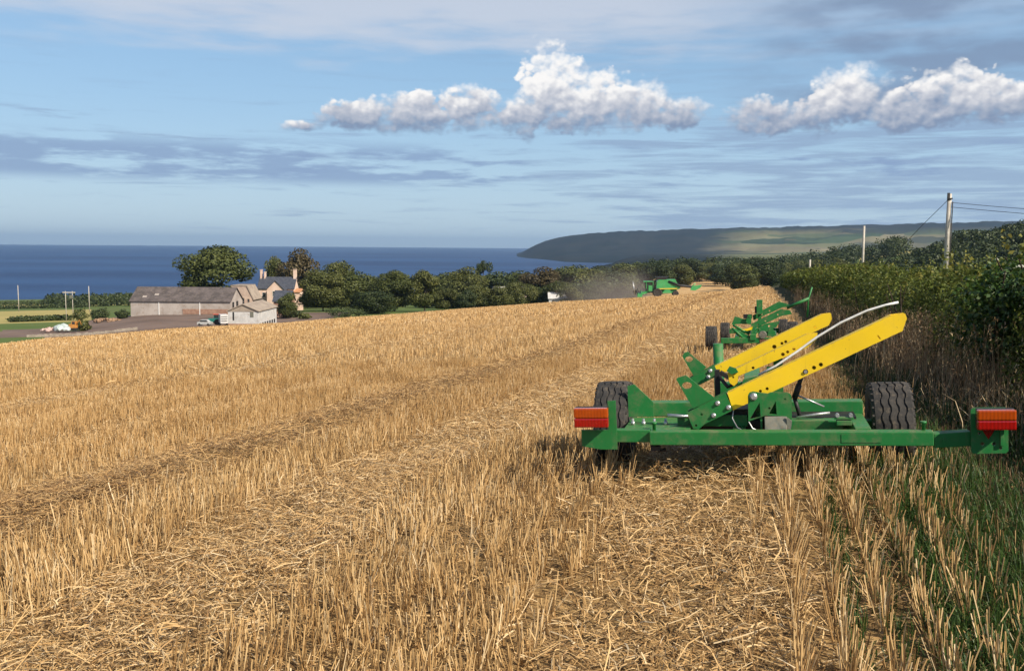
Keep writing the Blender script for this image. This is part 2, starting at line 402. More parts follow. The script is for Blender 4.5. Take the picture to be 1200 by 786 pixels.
def make_ground():
    azs = np.concatenate([np.arange(-180, -42, 6.0), np.arange(-42, 42.01, 0.2), np.arange(48, 180, 6.0), [180.0]])
    rs = np.concatenate([[0.0], np.geomspace(0.4, 7500, 330)])
    Rg, Ag = np.meshgrid(rs, np.radians(azs), indexing='ij')
    X = Rg * np.sin(Ag); Y = Rg * np.cos(Ag)
    zf, zl, zh, r, az, u = terrain_parts(X, Y)
    Z = np.maximum(np.maximum(zf, zl), zh)
    nr, na = X.shape
    idx = np.arange(nr * na).reshape(nr, na)
    F = np.stack([idx[:-1, :-1], idx[1:, :-1], idx[1:, 1:], idx[:-1, 1:]], -1).reshape(-1, 4)
    P = np.stack([X, Y, Z], -1).reshape(-1, 3)
    c = P[F].mean(1)
    cf, cl, ch, cr, ca, cu = terrain_parts(c[:, 0], c[:, 1])
    zone = np.full(len(F), 4)                                   # 4 pasture
    infield = (cf >= cl - 0.3) & (cr < 330)
    zone[infield & (cu < 1.3)] = 0                              # stubble field
    zone[infield & (cu >= 1.3) & (cu < 5.0)] = 1                # verge
    yard = (c[:, 0] > -136) & (c[:, 0] < -50) & (c[:, 1] > 196) & (c[:, 1] < 292) & ~(infield) & (c[:, 0] > -97 - 0.48 * (c[:, 1] - 215))
    zone[yard] = 2
    zone[(c[:, 0] > -128) & (c[:, 0] < -92) & (c[:, 1] > 205 + 3 * np.sin(c[:, 0] * .4)) & (c[:, 1] < 238 + 4 * np.sin(c[:, 0] * .3)) & ~infield] = 2
    yel = (~infield) & (cr > 318) & (cr < 500) & (ca < -24.2)
    zone[yel] = 3
    zone[(zone == 4) & (cr > 640) & (cr < 720) & (ca < -22)] = 3
    zone[(ca > 7) & (ca < 17) & (cr >= 200) & (cr < 700) & (cu < 1.3)] = 0
    pale = (ca > 20.3) & (ca < 24.5) & (cr > 780) & (cr < 1150); zone[pale] = 3
    zone[(ch >= cl) | (cr > 1300)] = 5                          # far hills and headland
    names = ['stubble_field', 'grass_verge', 'farmyard', 'ripe_field', 'pasture', 'hills']
    out = []
    for k, nme in enumerate(names):
        fk = F[zone == k]
        vid, inv = np.unique(fk, return_inverse=True)
        me = bpy.data.meshes.new(nme)
        me.vertices.add(len(vid)); me.vertices.foreach_set('co', P[vid].astype(np.float32).reshape(-1))
        me.loops.add(fk.size); me.loops.foreach_set('vertex_index', inv.reshape(-1).astype(np.int32))
        me.polygons.add(len(fk)); me.polygons.foreach_set('loop_start', np.arange(0, fk.size, 4, dtype=np.int32))
        me.polygons.foreach_set('use_smooth', np.ones(len(fk), dtype=bool))
        me.update(calc_edges=True); me.validate()
        o = bpy.data.objects.new(nme, me); COL.objects.link(o); o['kind'] = 'structure'
        out.append(o)
    return out
ground = make_ground()

def field_mat():
    m, nt, bs = new_mat('stubble_soil_straw')
    p = nt.new('ShaderNodeNewGeometry').outputs['Position']
    s = nt.new('ShaderNodeSeparateXYZ'); nt.l.new(p, s.inputs[0])
    uu = nt.math('SUBTRACT', nt.math('MULTIPLY', s.outputs[0], cT), nt.math('MULTIPLY', s.outputs[1], sT))
    vv = nt.math('ADD', nt.math('MULTIPLY', s.outputs[0], sT), nt.math('MULTIPLY', s.outputs[1], cT))
    rowv = nt.xyz(nt.math('MULTIPLY', uu, 1.0), nt.math('MULTIPLY', vv, 0.06))
    fine = nt.noise(p, 38, 5, 0.7); med = nt.noise(rowv, 3.2, 5, 0.6); big = nt.noise(rowv, 0.35, 4, 0.55)
    d = nt.new('ShaderNodeVectorMath', operation='LENGTH'); nt.l.new(p, d.inputs[0]); dist = d.outputs['Value']
    far = nt.ss(dist, 6, 60)
    near_c = nt.ramp(fine, [(0.28, (0.055, 0.032, 0.016)), (0.46, (0.20, 0.12, 0.05)), (0.62, (0.42, 0.27, 0.11))])
    far_c = nt.mix(nt.ss(med, 0.3, 0.7), (0.42, 0.265, 0.115), (0.53, 0.355, 0.17))
    far_c = nt.mix(nt.ss(big, 0.42, 0.62, 0, 0.55), far_c, (0.36, 0.21, 0.085))
    nt.put(bs.inputs['Base Color'], nt.mix(far, near_c, far_c))
    bs.inputs['Roughness'].default_value = 0.95; bs.inputs['Specular IOR Level'].default_value = 0.1
    bump(nt, bs, fine, 0.6, 0.03)
    return m
ground[0].data.materials.append(field_mat())
ground[1].data.materials.append(noise_mat('verge_soil_grass', (0.03, 0.035, 0.012), (0.055, 0.05, 0.02), 2.0, 0.95, 0.1, 0.5, (0.09, 0.06, 0.03), 18, 0.5))  # soil colour darkened to deepen the hedge's shade
ground[2].data.materials.append(noise_mat('yard_dirt', (0.125, 0.09, 0.072), (0.18, 0.13, 0.105), 0.06, 0.95, 0.1, 0, (0.22, 0.14, 0.095), 0.15, 0.5))
ground[3].data.materials.append(noise_mat('ripe_crop', (0.30, 0.26, 0.09), (0.36, 0.29, 0.11), 0.02, 0.95, 0.1))
ground[4].data.materials.append(noise_mat('pasture_grass', (0.075, 0.115, 0.028), (0.11, 0.14, 0.04), 0.03, 0.95, 0.1, 0, (0.17, 0.13, 0.06), 0.02, 0.5))
def hill_mat():
    m, nt, bs = new_mat('hill_fields')
    p = nt.new('ShaderNodeNewGeometry').outputs['Position']
    s = nt.new('ShaderNodeSeparateXYZ'); nt.l.new(p, s.inputs[0])
    az = nt.math('MULTIPLY', nt.math('ARCTAN2', s.outputs[0], s.outputs[1]), 57.3)
    pv = nt.xyz(nt.math('MULTIPLY', s.outputs[0], 0.42), nt.math('MULTIPLY', s.outputs[1], 1.0), nt.math('MULTIPLY', s.outputs[2], 4.0))
    vo = nt.new('ShaderNodeTexVoronoi'); vo.inputs['Scale'].default_value = 0.0075; nt.l.new(pv, vo.inputs['Vector'])
    sepc = nt.new('ShaderNodeSeparateColor'); nt.l.new(vo.outputs['Color'], sepc.inputs[0])
    fields = nt.ramp(sepc.outputs[0], [(0.0, (0.04, 0.06, 0.025)), (0.3, (0.10, 0.15, 0.05)), (0.5, (0.24, 0.20, 0.10)), (0.65, (0.07, 0.11, 0.04)), (0.8, (0.36, 0.30, 0.16)), (1.0, (0.035, 0.045, 0.022))])
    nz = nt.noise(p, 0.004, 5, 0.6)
    shaded_moor = nt.mix(nt.ss(nz, 0.35, 0.65), (0.012, 0.019, 0.021), (0.026, 0.03, 0.029))  # dark heather, with cloud shadow and distance blue put into the colour
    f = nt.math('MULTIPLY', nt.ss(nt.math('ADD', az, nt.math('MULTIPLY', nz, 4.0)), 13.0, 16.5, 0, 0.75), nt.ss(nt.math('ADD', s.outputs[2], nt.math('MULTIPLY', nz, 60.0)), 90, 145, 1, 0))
    nt.put(bs.inputs['Base Color'], nt.mix(f, shaded_moor, fields))
    bs.inputs['Roughness'].default_value = 1.0; bs.inputs['Specular IOR Level'].default_value = 0.05
    return m
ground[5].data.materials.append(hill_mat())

# sea
def sea():
    azs = np.radians(np.linspace(-75, 60, 136)); rs = np.geomspace(500, 24000, 60)
    Rg, Ag = np.meshgrid(rs, azs, indexing='ij'); nr, na = Rg.shape
    P = np.stack([Rg * np.sin(Ag), Rg * np.cos(Ag), np.full_like(Rg, -60.0)], -1).reshape(-1, 3)
    idx = np.arange(nr * na).reshape(nr, na)
    F = np.stack([idx[:-1, :-1], idx[1:, :-1], idx[1:, 1:], idx[:-1, 1:]], -1).reshape(-1, 4)
    me = bpy.data.meshes.new('sea'); me.from_pydata(P.tolist(), [], F.tolist())
    o = bpy.data.objects.new('sea', me); COL.objects.link(o); o['kind'] = 'structure'
    m, nt, bs = new_mat('sea_water')
    p = nt.new('ShaderNodeNewGeometry').outputs['Position']
    mp = nt.new('ShaderNodeMapping'); mp.inputs['Scale'].default_value = (0.35, 0.8, 1.0); nt.l.new(p, mp.inputs[0])
    n = nt.noise(mp.outputs[0], 0.0022, 6, 0.62)
    nt.put(bs.inputs['Base Color'], nt.mix(nt.ss(n, 0.36, 0.62), (0.006, 0.028, 0.092), (0.016, 0.054, 0.145)))
    bs.inputs['Roughness'].default_value = 0.5; bs.inputs['Specular IOR Level'].default_value = 0.18
    bump(nt, bs, nt.noise(p, 0.12, 5, 0.65), 0.5, 1.2)
    me.materials.append(m)
sea()

# ------------------------------------------------------------------ stubble and straw
BANDS = [ # u0, u1, upright density, height, litter, lean
    (0.05, 1.35, 0.85, 0.205, 0.45, 0.13), (-0.75, 0.05, 0.22, 0.13, 2.2, 0.7), (-2.05, -0.75, 1.0, 0.205, 0.5, 0.14),
    (-3.25, -2.05, 0.16, 0.11, 2.3, 0.8), (-4.05, -3.25, 1.0, 0.215, 0.6, 0.14), (-5.25, -4.05, 0.12, 0.12, 3.6, 0.9)]
def band_arrays(u):
    dens = np.full_like(u, 0.95); h = np.full_like(u, 0.195); lit = np.full_like(u, 0.55); lean = np.full_like(u, 0.13)
    for (a, b, d, hh, l, le) in BANDS:
        k = (u >= a) & (u < b); dens[k] = d; h[k] = hh; lit[k] = l; lean[k] = le
    w = np.mod(-u - 5.25, 6.2)                                  # the same passes of the combine further left
    out = u < -5.25
    k = out & (w > 5.0); dens[k] = 0.2; h[k] = 0.13; lit[k] = 2.6; lean[k] = 0.8
    k = out & (w > 1.7) & (w < 2.3); dens[k] = 0.4; h[k] = 0.14; lit[k] = 1.3; lean[k] = 0.5
    k = out & (w > 3.7) & (w < 4.2); dens[k] = 0.45; h[k] = 0.14; lit[k] = 1.2; lean[k] = 0.5
    return dens, h, lit, lean
def wob(u, v, s):
    return np.sin(u * 1.7 * s + 1.3 * np.sin(v * 0.9 * s)) * 0.5 + np.sin(v * 1.1 * s + 2.0 * np.sin(u * 0.7 * s + 1.0)) * 0.5
def sample_uv(r0, r1, n, azlo=-34, azhi=36):
    az = np.radians(rng.uniform(azlo, azhi, n)); r = np.sqrt(rng.uniform(r0 * r0, r1 * r1, n))
    return uv(r * np.sin(az), r * np.cos(az))
def stems(r0, r1, per_m2, width, nq, hmul=1.0, rowspace=0.16, rowj=0.016):
    area = 0.5 * math.radians(70) * (r1 * r1 - r0 * r0)
    n = int(area * per_m2)
    u, v = sample_uv(r0, r1, n)
    # snap to drilled rows, and to tillered plants along the row
    u = np.round(u / rowspace) * rowspace
    pv = np.round(v / 0.045) * 0.045
    hsh = np.modf(np.abs(np.sin(u * 91.7 + pv * 47.3) * 4375.5))[0]
    keepp = hsh > 0.28
    v = np.where(rng.random(n) < 0.8, pv + rng.normal(0, 0.011, n), v)
    u = u + rng.normal(0, rowj, n)
    dens, h, lit, lean = band_arrays(u + 0.10 * wob(u * 0 + 3, v, 1.4) + rng.normal(0, 0.07, n))
    patch = wob(u, v, 1.9)
    k = (rng.random(n) < dens * (0.86 + 0.2 * patch)) & keepp & (u < 1.12)
    k &= ~((u > 0.8) & (rng.random(n) < (u - 0.8) * 2.6))
    u, v, h, lean = u[k], v[k], h[k], lean[k]; n = len(u)
    X, Y = xy(u, v); Z = zt(X, Y); zf_, zl_ = terrain_parts(X, Y)[:2]
    k2 = zf_ >= zl_ + 0.05; u, v, h, lean, X, Y, Z = (q_[k2] for q_ in (u, v, h, lean, X, Y, Z)); n = len(u); patch = patch[k][k2]
    ph = np.modf(np.abs(np.sin(u * 12.1 + np.round(v / 0.045) * 9.1) * 999.0))[0]
    H = h * hmul * 0.88 * rng.uniform(0.62, 1.14, n) * (0.85 + 0.3 * ph) * (1 + 0.15 * wob(u, v, 0.8))
    la = rng.normal(0, 1, n) * lean + 0.14 * wob(v, u, 2.7); lb = rng.normal(0, 1, n) * lean + 0.12 * wob(u + 9, v, 2.3)
    brk = rng.random(n) < 0.13                                     # broken, bent-over stems
    la = np.where(brk, la + rng.normal(0, 0.75, n), la); lb = np.where(brk, lb + rng.normal(0, 0.75, n), lb)
    # splay of the tillers away from the plant centre
    la += (u - np.round(u / rowspace) * rowspace) * 4.0
    D = np.stack([np.sin(la), np.sin(lb), np.ones(n)], -1); D /= np.linalg.norm(D, axis=1)[:, None]
    B = np.stack([X, Y, Z - 0.01], -1); T = B + D * H[:, None]
    wv = width * rng.uniform(0.7, 1.25, n)
    ang = rng.uniform(0, 2 * np.pi, n); Q = []
    tint = np.clip(rng.beta(2.2, 2.2, n) + 0.10 * patch, 0, 1)
    if nq == 3:
        c = [np.stack([np.cos(ang + i * 2.0944), np.sin(ang + i * 2.0944), np.zeros(n)], -1) * (wv * 0.58)[:, None] for i in range(3)]
        for i in range(3):
            a, b = c[i], c[(i + 1) % 3]
            Q.append(np.stack([B + a, B + b, T + b * 0.85, T + a * 0.85], 1))
    else:
        for i in range(nq):
            s = np.stack([np.cos(ang + i * np.pi / 2), np.sin(ang + i * np.pi / 2), np.zeros(n)], -1) * (wv * 0.5)[:, None]
            Q.append(np.stack([B - s, B + s, T + s * 0.8, T - s * 0.8], 1))
    return np.concatenate(Q), np.tile(tint, len(Q))
def litter(r0, r1, per_m2, width, lmul=1.0, flatn=False):
    area = 0.5 * math.radians(70) * (r1 * r1 - r0 * r0); n = int(area * per_m2 * 3.6)
    u, v = sample_uv(r0, r1, n)
    dens, h, lit, lean = band_arrays(u + 0.12 * wob(u * 0 + 3, v, 1.4) + rng.normal(0, 0.10, n))
    k = (rng.random(n) < lit / 3.6 * (0.85 + 0.35 * wob(u, v, 2.6))) & (u < 1.0 + np.abs(rng.normal(0, .25, n)))
    u, v, lit = u[k], v[k], lit[k]; n = len(u)
    X, Y = xy(u, v); Z = zt(X, Y)
    Lg = rng.gamma(1.8, 0.030, n).clip(0.015, 0.30) * lmul
    a = rng.uniform(0, 2 * np.pi, n); tilt = rng.normal(0, 0.20, n)
    lay = np.abs(rng.normal(0, 1, n)) * np.where(lit > 2, 0.042, 0.02) + 0.008
    D = np.stack([np.cos(a) * np.cos(tilt), np.sin(a) * np.cos(tilt), np.sin(tilt)], -1)
    C = np.stack([X, Y, Z + lay + np.abs(np.sin(tilt)) * Lg * 0.45], -1)
    S = np.stack([-np.sin(a), np.cos(a), rng.normal(0, 0.45, n)], -1); S /= np.linalg.norm(S, axis=1)[:, None]
    S *= (width * rng.uniform(0.6, 1.5, n) * 0.5)[:, None]
    E = D * (Lg * 0.5)[:, None]
    mid = C + np.stack([rng.normal(0, 0.05, n) * Lg, rng.normal(0, 0.05, n) * Lg, rng.uniform(-0.02, 0.1, n) * Lg], -1)
    tint = np.clip(rng.beta(2, 2, n) - np.where(lit > 3, 0.17, 0.0) + np.where((lit > 1.5) & (lit < 3), 0.05, 0), 0, 1)
    Q = np.concatenate([np.stack([C - E - S, C - E + S, mid + S, mid - S], 1), np.stack([mid - S, mid + S, C + E + S * 0.8, C + E - S * 0.8], 1)])
    return Q, np.tile(tint, 2)
STRAW = [(0.0, (0.12, 0.063, 0.024)), (0.25, (0.34, 0.197, 0.075)), (0.5, (0.52, 0.332, 0.14)), (0.75, (0.63, 0.438, 0.21)), (1.0, (0.74, 0.59, 0.37))]
m_stub = tint_mat('stubble_straw', STRAW, 0.5, 0.3, 0.12)
m_lit = tint_mat('loose_straw', [(p, (c[0] * 0.95, c[1] * 0.93, c[2] * 0.9)) for p, c in STRAW], 0.55, 0.3, 0.08)
parts = [stems(2.6, 9, 1350, 0.0046, 3), stems(9, 20, 800, 0.0058, 2), stems(20, 45, 260, 0.010, 1, 1.0), stems(45, 110, 40, 0.026, 1, 1.0), stems(110, 260, 6, 0.07, 1, 1.0)]
o = quads_mesh('stubble', np.concatenate([p[0] for p in parts]), np.concatenate([p[1] for p in parts]), m_stub)
tag(o, 'standing golden cereal stubble in drilled rows across the field', kind='stuff')
parts = [litter(2.6, 8, 1750, 0.0040), litter(8, 18, 650, 0.0055), litter(18, 45, 90, 0.012, 1.4), litter(45, 120, 12, 0.03, 2.4)]
o = quads_mesh('loose_straw', np.concatenate([p[0] for p in parts]), np.concatenate([p[1] for p in parts]), m_lit)
tag(o, 'loose chopped straw lying in swaths between the stubble rows', kind='stuff')

# ------------------------------------------------------------------ grasses
def blades(n, uf, vf, hf, width, bend, tint_lo=0.0, tint_hi=1.0, clump=0.0, droop=None):
    u = uf(n); v = vf(n)
    if clump:
        nc = max(8, n // 26); ci = rng.integers(0, nc, n)
        u = u[ci] + rng.normal(0, clump, n); v = v[ci] + rng.normal(0, clump, n)
    X, Y = xy(u, v); Z = zt(X, Y)
    H = hf(n); a = rng.uniform(0, 2 * np.pi, n); b = np.abs(rng.normal(0, bend, n))
    dirx, diry = np.cos(a), np.sin(a)
    B = np.stack([X, Y, Z - 0.01], -1)
    P = [B]; ang = np.zeros(n)
    for i in range(3):
        ang = ang + b * (i + 0.4) / 1.6
        st = np.stack([dirx * np.sin(ang), diry * np.sin(ang), np.cos(ang)], -1) * (H / 3)[:, None]
        P.append(P[-1] + st)
    S = np.stack([-diry, dirx, np.zeros(n)], -1) * (width * rng.uniform(0.6, 1.3, n) * 0.5)[:, None]
    ws = [1.0, 0.9, 0.65, 0.12]
    Q = np.concatenate([np.stack([P[i] - S * ws[i], P[i] + S * ws[i], P[i + 1] + S * ws[i + 1], P[i + 1] - S * ws[i + 1]], 1) for i in range(3)])
    t = rng.uniform(tint_lo, tint_hi, n)
    return Q, np.tile(t, 3), P[3], t
U = lambda a, b: (lambda n: rng.uniform(a, b, n))
GRASS = [(0.0, (0.012, 0.028, 0.006)), (0.5, (0.032, 0.072, 0.013)), (0.85, (0.06, 0.11, 0.02)), (1.0, (0.16, 0.12, 0.05))]  # blade colours lowered to strengthen the hedge shadow on the verge
m_grass = tint_mat('verge_grass_blades', GRASS, 0.5, 0.3, 0.25)
gq = [blades(15000, lambda n: 1.0 + np.abs(rng.normal(0, 0.55, n)), lambda n: 2.5 + rng.gamma(1.5, 5.0, n), lambda n: rng.uniform(0.05, 0.15, n), 0.006, 0.7, 0.0, 0.6),
      blades(7000, lambda n: rng.choice([0.375, 0.52, 0.675, 0.83, 0.98, 1.12], n) + rng.normal(0, 0.03, n), lambda n: 2.8 + rng.gamma(1.6, 2.0, n), lambda n: rng.uniform(0.05, 0.14, n), 0.005, 0.5, 0.2, 0.95),
      blades(11000, U(0.62, 1.4), lambda n: 2.8 + rng.gamma(1.6, 1.6, n), lambda n: rng.uniform(0.07, 0.20, n), 0.006, 0.6, 0.45, 0.95),
      blades(16000, U(1.6, 3.0), lambda n: 4 + rng.gamma(1.6, 9.0, n), lambda n: rng.uniform(0.1, 0.3, n), 0.008, 0.8, 0.0, 0.5)]
o = quads_mesh('verge_grass', np.concatenate([g[0] for g in gq]), np.concatenate([g[1] for g in gq]), m_grass)
tag(o, 'short green grass on the shaded verge and between the last stubble rows', kind='stuff')
DRY = [(0.0, (0.10, 0.058, 0.03)), (0.5, (0.28, 0.175, 0.09)), (1.0, (0.55, 0.42, 0.25))]
m_dry = tint_mat('dry_grass', DRY, 0.6, 0.2, 0.2)
dq = [blades(2000, lambda n: 2.0 + rng.uniform(0, 0.8, n), lambda n: 8 + rng.gamma(1.8, 6.0, n), lambda n: rng.uniform(0.4, 1.0, n), 0.006, 0.32, clump=0.10),
      blades(1200, lambda n: 1.7 + rng.uniform(0, 1.0, n), lambda n: 14 + rng.gamma(1.6, 16.0, n), lambda n: rng.uniform(0.4, 0.9, n), 0.012, 0.35, clump=0.2),
      blades(12000, lambda n: 1.05 + np.abs(rng.normal(0, 0.6, n)), lambda n: 3.5 + rng.gamma(1.5, 5.0, n), lambda n: rng.uniform(0.05, 0.16, n), 0.005, 0.9, 0.0, 0.45),
      blades(3000, lambda n: 1.7 + rng.uniform(0, 1.1, n), lambda n: 6 + rng.gamma(1.8, 6.0, n), lambda n: rng.uniform(0.25, 0.6, n), 0.007, 0.7, clump=0.15)]
QQ = [d[0] for d in dq]; TT = [d[1] for d in dq]
for d in dq[:2]:                                               # seed heads
    tip, t = d[2], d[3]; n = len(t); k = 5
    for i in range(k):
        c = tip + rng.normal(0, 0.012, (n, 3)) - np.array([0, 0, 0.03]) * i
        s = rng.normal(0, 1, (n, 3)); s /= np.linalg.norm(s, axis=1)[:, None]; e = rng.normal(0, 1, (n, 3)) + np.array([0, 0, 2.0]); e /= np.linalg.norm(e, axis=1)[:, None]
        QQ.append(np.stack([c - s * .004, c + s * .004, c + s * .003 + e * .035, c - s * .003 + e * .035], 1)); TT.append(t)
o = quads_mesh('tall_dry_grass', np.concatenate(QQ), np.concatenate(TT), m_dry)
tag(o, 'tall reddish-brown seeding grass at the foot of the hedge', kind='stuff')

# ------------------------------------------------------------------ hedge
def leaf_quads(C, N, size, asp=0.62, jitter=0.9):
    """leaf quads at centres C with rough outward normals N"""
    n = len(C)
    nrm = N + rng.normal(0, jitter, (n, 3)); nrm /= np.linalg.norm(nrm, axis=1)[:, None] + 1e-9
    r = rng.normal(0, 1, (n, 3)); a = np.cross(nrm, r); a /= np.linalg.norm(a, axis=1)[:, None] + 1e-9
    b = np.cross(nrm, a)
    sz = (size * rng.uniform(0.6, 1.3, n))[:, None] * 0.5
    fold = nrm * sz * 0.25
    return np.stack([C - a * sz, C - b * sz * asp + fold, C + a * sz, C + b * sz * asp + fold], 1)
def hedge_h(v):
    return 1.48 + 0.10 * np.sin(v * 0.8) + 0.10 * np.sin(v * 1.9 + 1) + 0.004 * np.clip(v, 0, 100) + 0.06 * np.sin(v * 4.3)
def hedge_leaves(v0, v1, n, size):
    v = rng.uniform(v0, v1, n); t = rng.uniform(0, 1, n)
    hh = hedge_h(v); hw = 0.95 + 0.14 * np.sin(v * 1.3 + 2) + 0.10 * np.sin(v * 3.1)
    # cross-section: rounded box, surface weighted
    a = rng.uniform(-0.15, np.pi + 0.15, n); rad = 1 - np.abs(rng.normal(0, 0.17, n)); rad = np.clip(rad, 0.2, 1.0) + rng.normal(0, 0.035, n)
    lump = 1 + 0.10 * np.sin(v * 5.1 + a * 4) * np.sin(v * 2.3 - a * 3)
    ca, sa = np.cos(a), np.sin(a)
    sq = 1 / np.maximum(np.abs(ca), np.abs(sa)) * 0.45 + 0.55
    du = hw * ca * sq * rad * lump; z = 0.25 + (hh - 0.25) * np.clip(sa * sq, -0.1, 1.1) * rad * lump
    u = 3.45 + du; X, Y = xy(u, v); Z = zt(X, Y) * 0 + zt(*xy(np.full(n, 2.3), v)) + z
    nx, ny = xy(ca, np.zeros(n)); N = np.stack([nx, ny, sa], -1)
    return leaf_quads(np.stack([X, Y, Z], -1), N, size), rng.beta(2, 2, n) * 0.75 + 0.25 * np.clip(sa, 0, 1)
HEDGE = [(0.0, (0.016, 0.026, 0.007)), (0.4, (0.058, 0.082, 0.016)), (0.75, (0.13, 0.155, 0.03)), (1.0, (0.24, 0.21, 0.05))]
m_hedge = tint_mat('hedge_leaves', HEDGE, 0.5, 0.2, 0.28, 0.9, 0.35)
m_twig = noise_mat('twig_bark', (0.045, 0.032, 0.022), (0.08, 0.06, 0.045), 20, 0.9, 0.1)
hd = empty('hedge', (*xy(3.65, 9), ztf(*xy(2.3, 9))))
tag(hd, 'long dark hawthorn hedge running away along the right edge of the stubble field', 'hedge')
pr = [hedge_leaves(-5, 6, 14000, 0.085), hedge_leaves(6, 14, 46000, 0.05), hedge_leaves(14, 30, 60000, 0.06), hedge_leaves(30, 60, 48000, 0.1), hedge_leaves(60, 150, 42000, 0.2)]
# upright shoots breaking the top line
nS = 700
vS = 7 + rng.gamma(1.5, 14, nS); uS = 3.45 + rng.normal(0, 0.5, nS)
base = np.stack([*xy(uS, vS), zt(*xy(np.full(nS, 2.3), vS)) + hedge_h(vS) - 0.15], -1)
Ls = rng.gamma(2.0, 0.085, nS).clip(0.08, 0.5); dS = rng.normal(0, 0.25, (nS, 3)); dS[:, 2] = 1
shoots = []; 
for i in range(11):
    c = base + dS * (Ls * (i + 1) / 11)[:, None] + rng.normal(0, 0.02, (nS, 3))
    shoots.append(leaf_quads(c, rng.normal(0, 1, (nS, 3)), np.clip(0.045 + vS * 0.0012, 0.04, 0.12)))
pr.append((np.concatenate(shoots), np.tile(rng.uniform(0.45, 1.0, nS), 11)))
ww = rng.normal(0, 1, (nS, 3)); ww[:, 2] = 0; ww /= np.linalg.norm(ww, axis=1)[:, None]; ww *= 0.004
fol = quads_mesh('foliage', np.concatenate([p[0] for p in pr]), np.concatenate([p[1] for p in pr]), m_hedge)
mw = hd.matrix_world.copy()
fol.parent = hd; fol.location = -Vector(hd.location)
for i in range(60):
    v = 5 + random.gammavariate(1.6, 8); u = 2.9 + random.gauss(0, 0.3)
    X, Y = xy(u, v); Z = ztf(*xy(2.3, v))
    h = random.uniform(0.9, 1.5); a, b = random.gauss(0, 0.18), random.gauss(0, 0.18)
    o = MB().tube([(0, 0, -0.05), (a * h * 0.5, b * h * 0.4, h * 0.5), (a * h * 1.2, b * h, h)], [0.022, 0.016, 0.006], 5, False).build('stem', m_twig, hd)
    o.location = Vector((X, Y, Z)) - Vector(hd.location)

# taller bush growing out of the hedge at the right
def bush(name, u0, v0, w, h, n, size, mat, label, cat='bush', seed=1):
    X, Y = xy(u0, v0); Z = ztf(X, Y)
    e = empty(name, (X, Y, Z)); tag(e, label, cat)
    r2 = np.random.default_rng(seed)
    nb = 16; bc = r2.normal(0, 1, (nb, 3)); bc /= np.linalg.norm(bc, axis=1)[:, None]; bc *= r2.uniform(0.2, 0.75, nb)[:, None]
    bi = r2.integers(0, nb, n); d = r2.normal(0, 1, (n, 3)); d /= np.linalg.norm(d, axis=1)[:, None]
    p = bc[bi] + d * (0.42 * r2.uniform(0.55, 1.05, n))[:, None]
    C = np.stack([p[:, 0] * w / 2, p[:, 1] * w / 2, (p[:, 2] * 0.5 + 0.52) * h], -1)
    C = C[C[:, 2] > 0.05]; d = d[:len(C)]
    o = quads_mesh('foliage', leaf_quads(C, d, size), r2.beta(2, 2, len(C)), mat); o.parent = e
    for i in range(9):
        a = i * 0.7; s = MB()
        s.tube([(0.1 * math.cos(a), 0.1 * math.sin(a), -0.05), (w * .16 * math.cos(a), w * .16 * math.sin(a), h * .4), (w * .3 * math.cos(a), w * .3 * math.sin(a), h * .8)], [0.03, 0.02, 0.008], 5, False)
        s.build('stem', m_twig, e)
    return e
m_bush = tint_mat('bush_leaves', [(0.0, (0.015, 0.035, 0.008)), (0.5, (0.04, 0.085, 0.016)), (1.0, (0.10, 0.15, 0.03))], 0.4, 0.4, 0.25)
bush('bush', 3.2, 11.6, 2.3, 1.7, 21000, 0.06, m_bush, 'bright green leafy bush standing taller than the hedge at its right end', seed=5)

# ------------------------------------------------------------------ trees
def crown_mesh(seed, style, n, leaf):
    r2 = np.random.default_rng(seed)
    if style == 'broad': nb, sx, zc, zr, br = 34, 0.38, 0.52, 0.40, 0.18
    elif style == 'round': nb, sx, zc, zr, br = 24, 0.34, 0.50, 0.42, 0.2
    elif style == 'tall': nb, sx, zc, zr, br = 24, 0.32, 0.50, 0.44, 0.18
    else: nb, sx, zc, zr, br = 9, 0.36, 0.86, 0.09, 0.13       # flat-topped pine
    bc = r2.normal(0, 1, (nb, 3)); bc /= np.linalg.norm(bc, axis=1)[:, None]
    rad = r2.uniform(0.45, 1.0, nb) ** 0.6; bc *= rad[:, None]
    brs = br * r2.uniform(0.7, 1.35, nb)
    bi = r2.choice(nb, n, p=brs ** 2 / (brs ** 2).sum())
    d = r2.normal(0, 1, (n, 3)); d /= np.linalg.norm(d, axis=1)[:, None]
    p = bc[bi] * np.array([sx, sx, zr]) + d * (brs[bi] * (1 - np.abs(r2.normal(0, 0.25, n))).clip(0.2, 1))[:, None] * np.array([1, 1, 0.72])
    p[:, 2] += zc; p[:, 2] -= p[:, 2].max() - 1.0
    p[:, :2] /= (np.abs(p[:, :2]).max() * 2)
    out = d * 0.6 + p - np.array([0, 0, zc])
    k = p[:, 2] > 0.06
    q = leaf_quads(p[k], out[k], leaf, 0.8, 0.6)
    t = (r2.beta(2, 2, n) * 0.7 + 0.3 * r2.random(nb)[bi])[k]
    return quads_mesh('crown', q, t, None, link=False)
def trunk_mesh(seed, style):
    r2 = random.Random(seed); mb = MB(); top = 0.9 if style == 'pine' else 0.6
    mb.tube([(0, 0, -0.03), (0.01, 0, 0.12), (0.0, 0.01, 0.35), (0.015, 0, top)], [0.035, 0.026, 0.02, 0.008], 8, False)
    for i in range(6):
        a = r2.uniform(0, 6.28); z0 = r2.uniform(0.18, 0.42) if style != 'pine' else r2.uniform(0.6, 0.8); l = r2.uniform(0.18, 0.32)
        mb.tube([(0, 0, z0), (l * .5 * math.cos(a), l * .5 * math.sin(a), z0 + .1), (l * math.cos(a), l * math.sin(a), z0 + .25)], [0.014, 0.009, 0.003], 5, False)
    me = bpy.data.meshes.new('trunk'); mb.bm.to_mesh(me); mb.bm.free(); return me
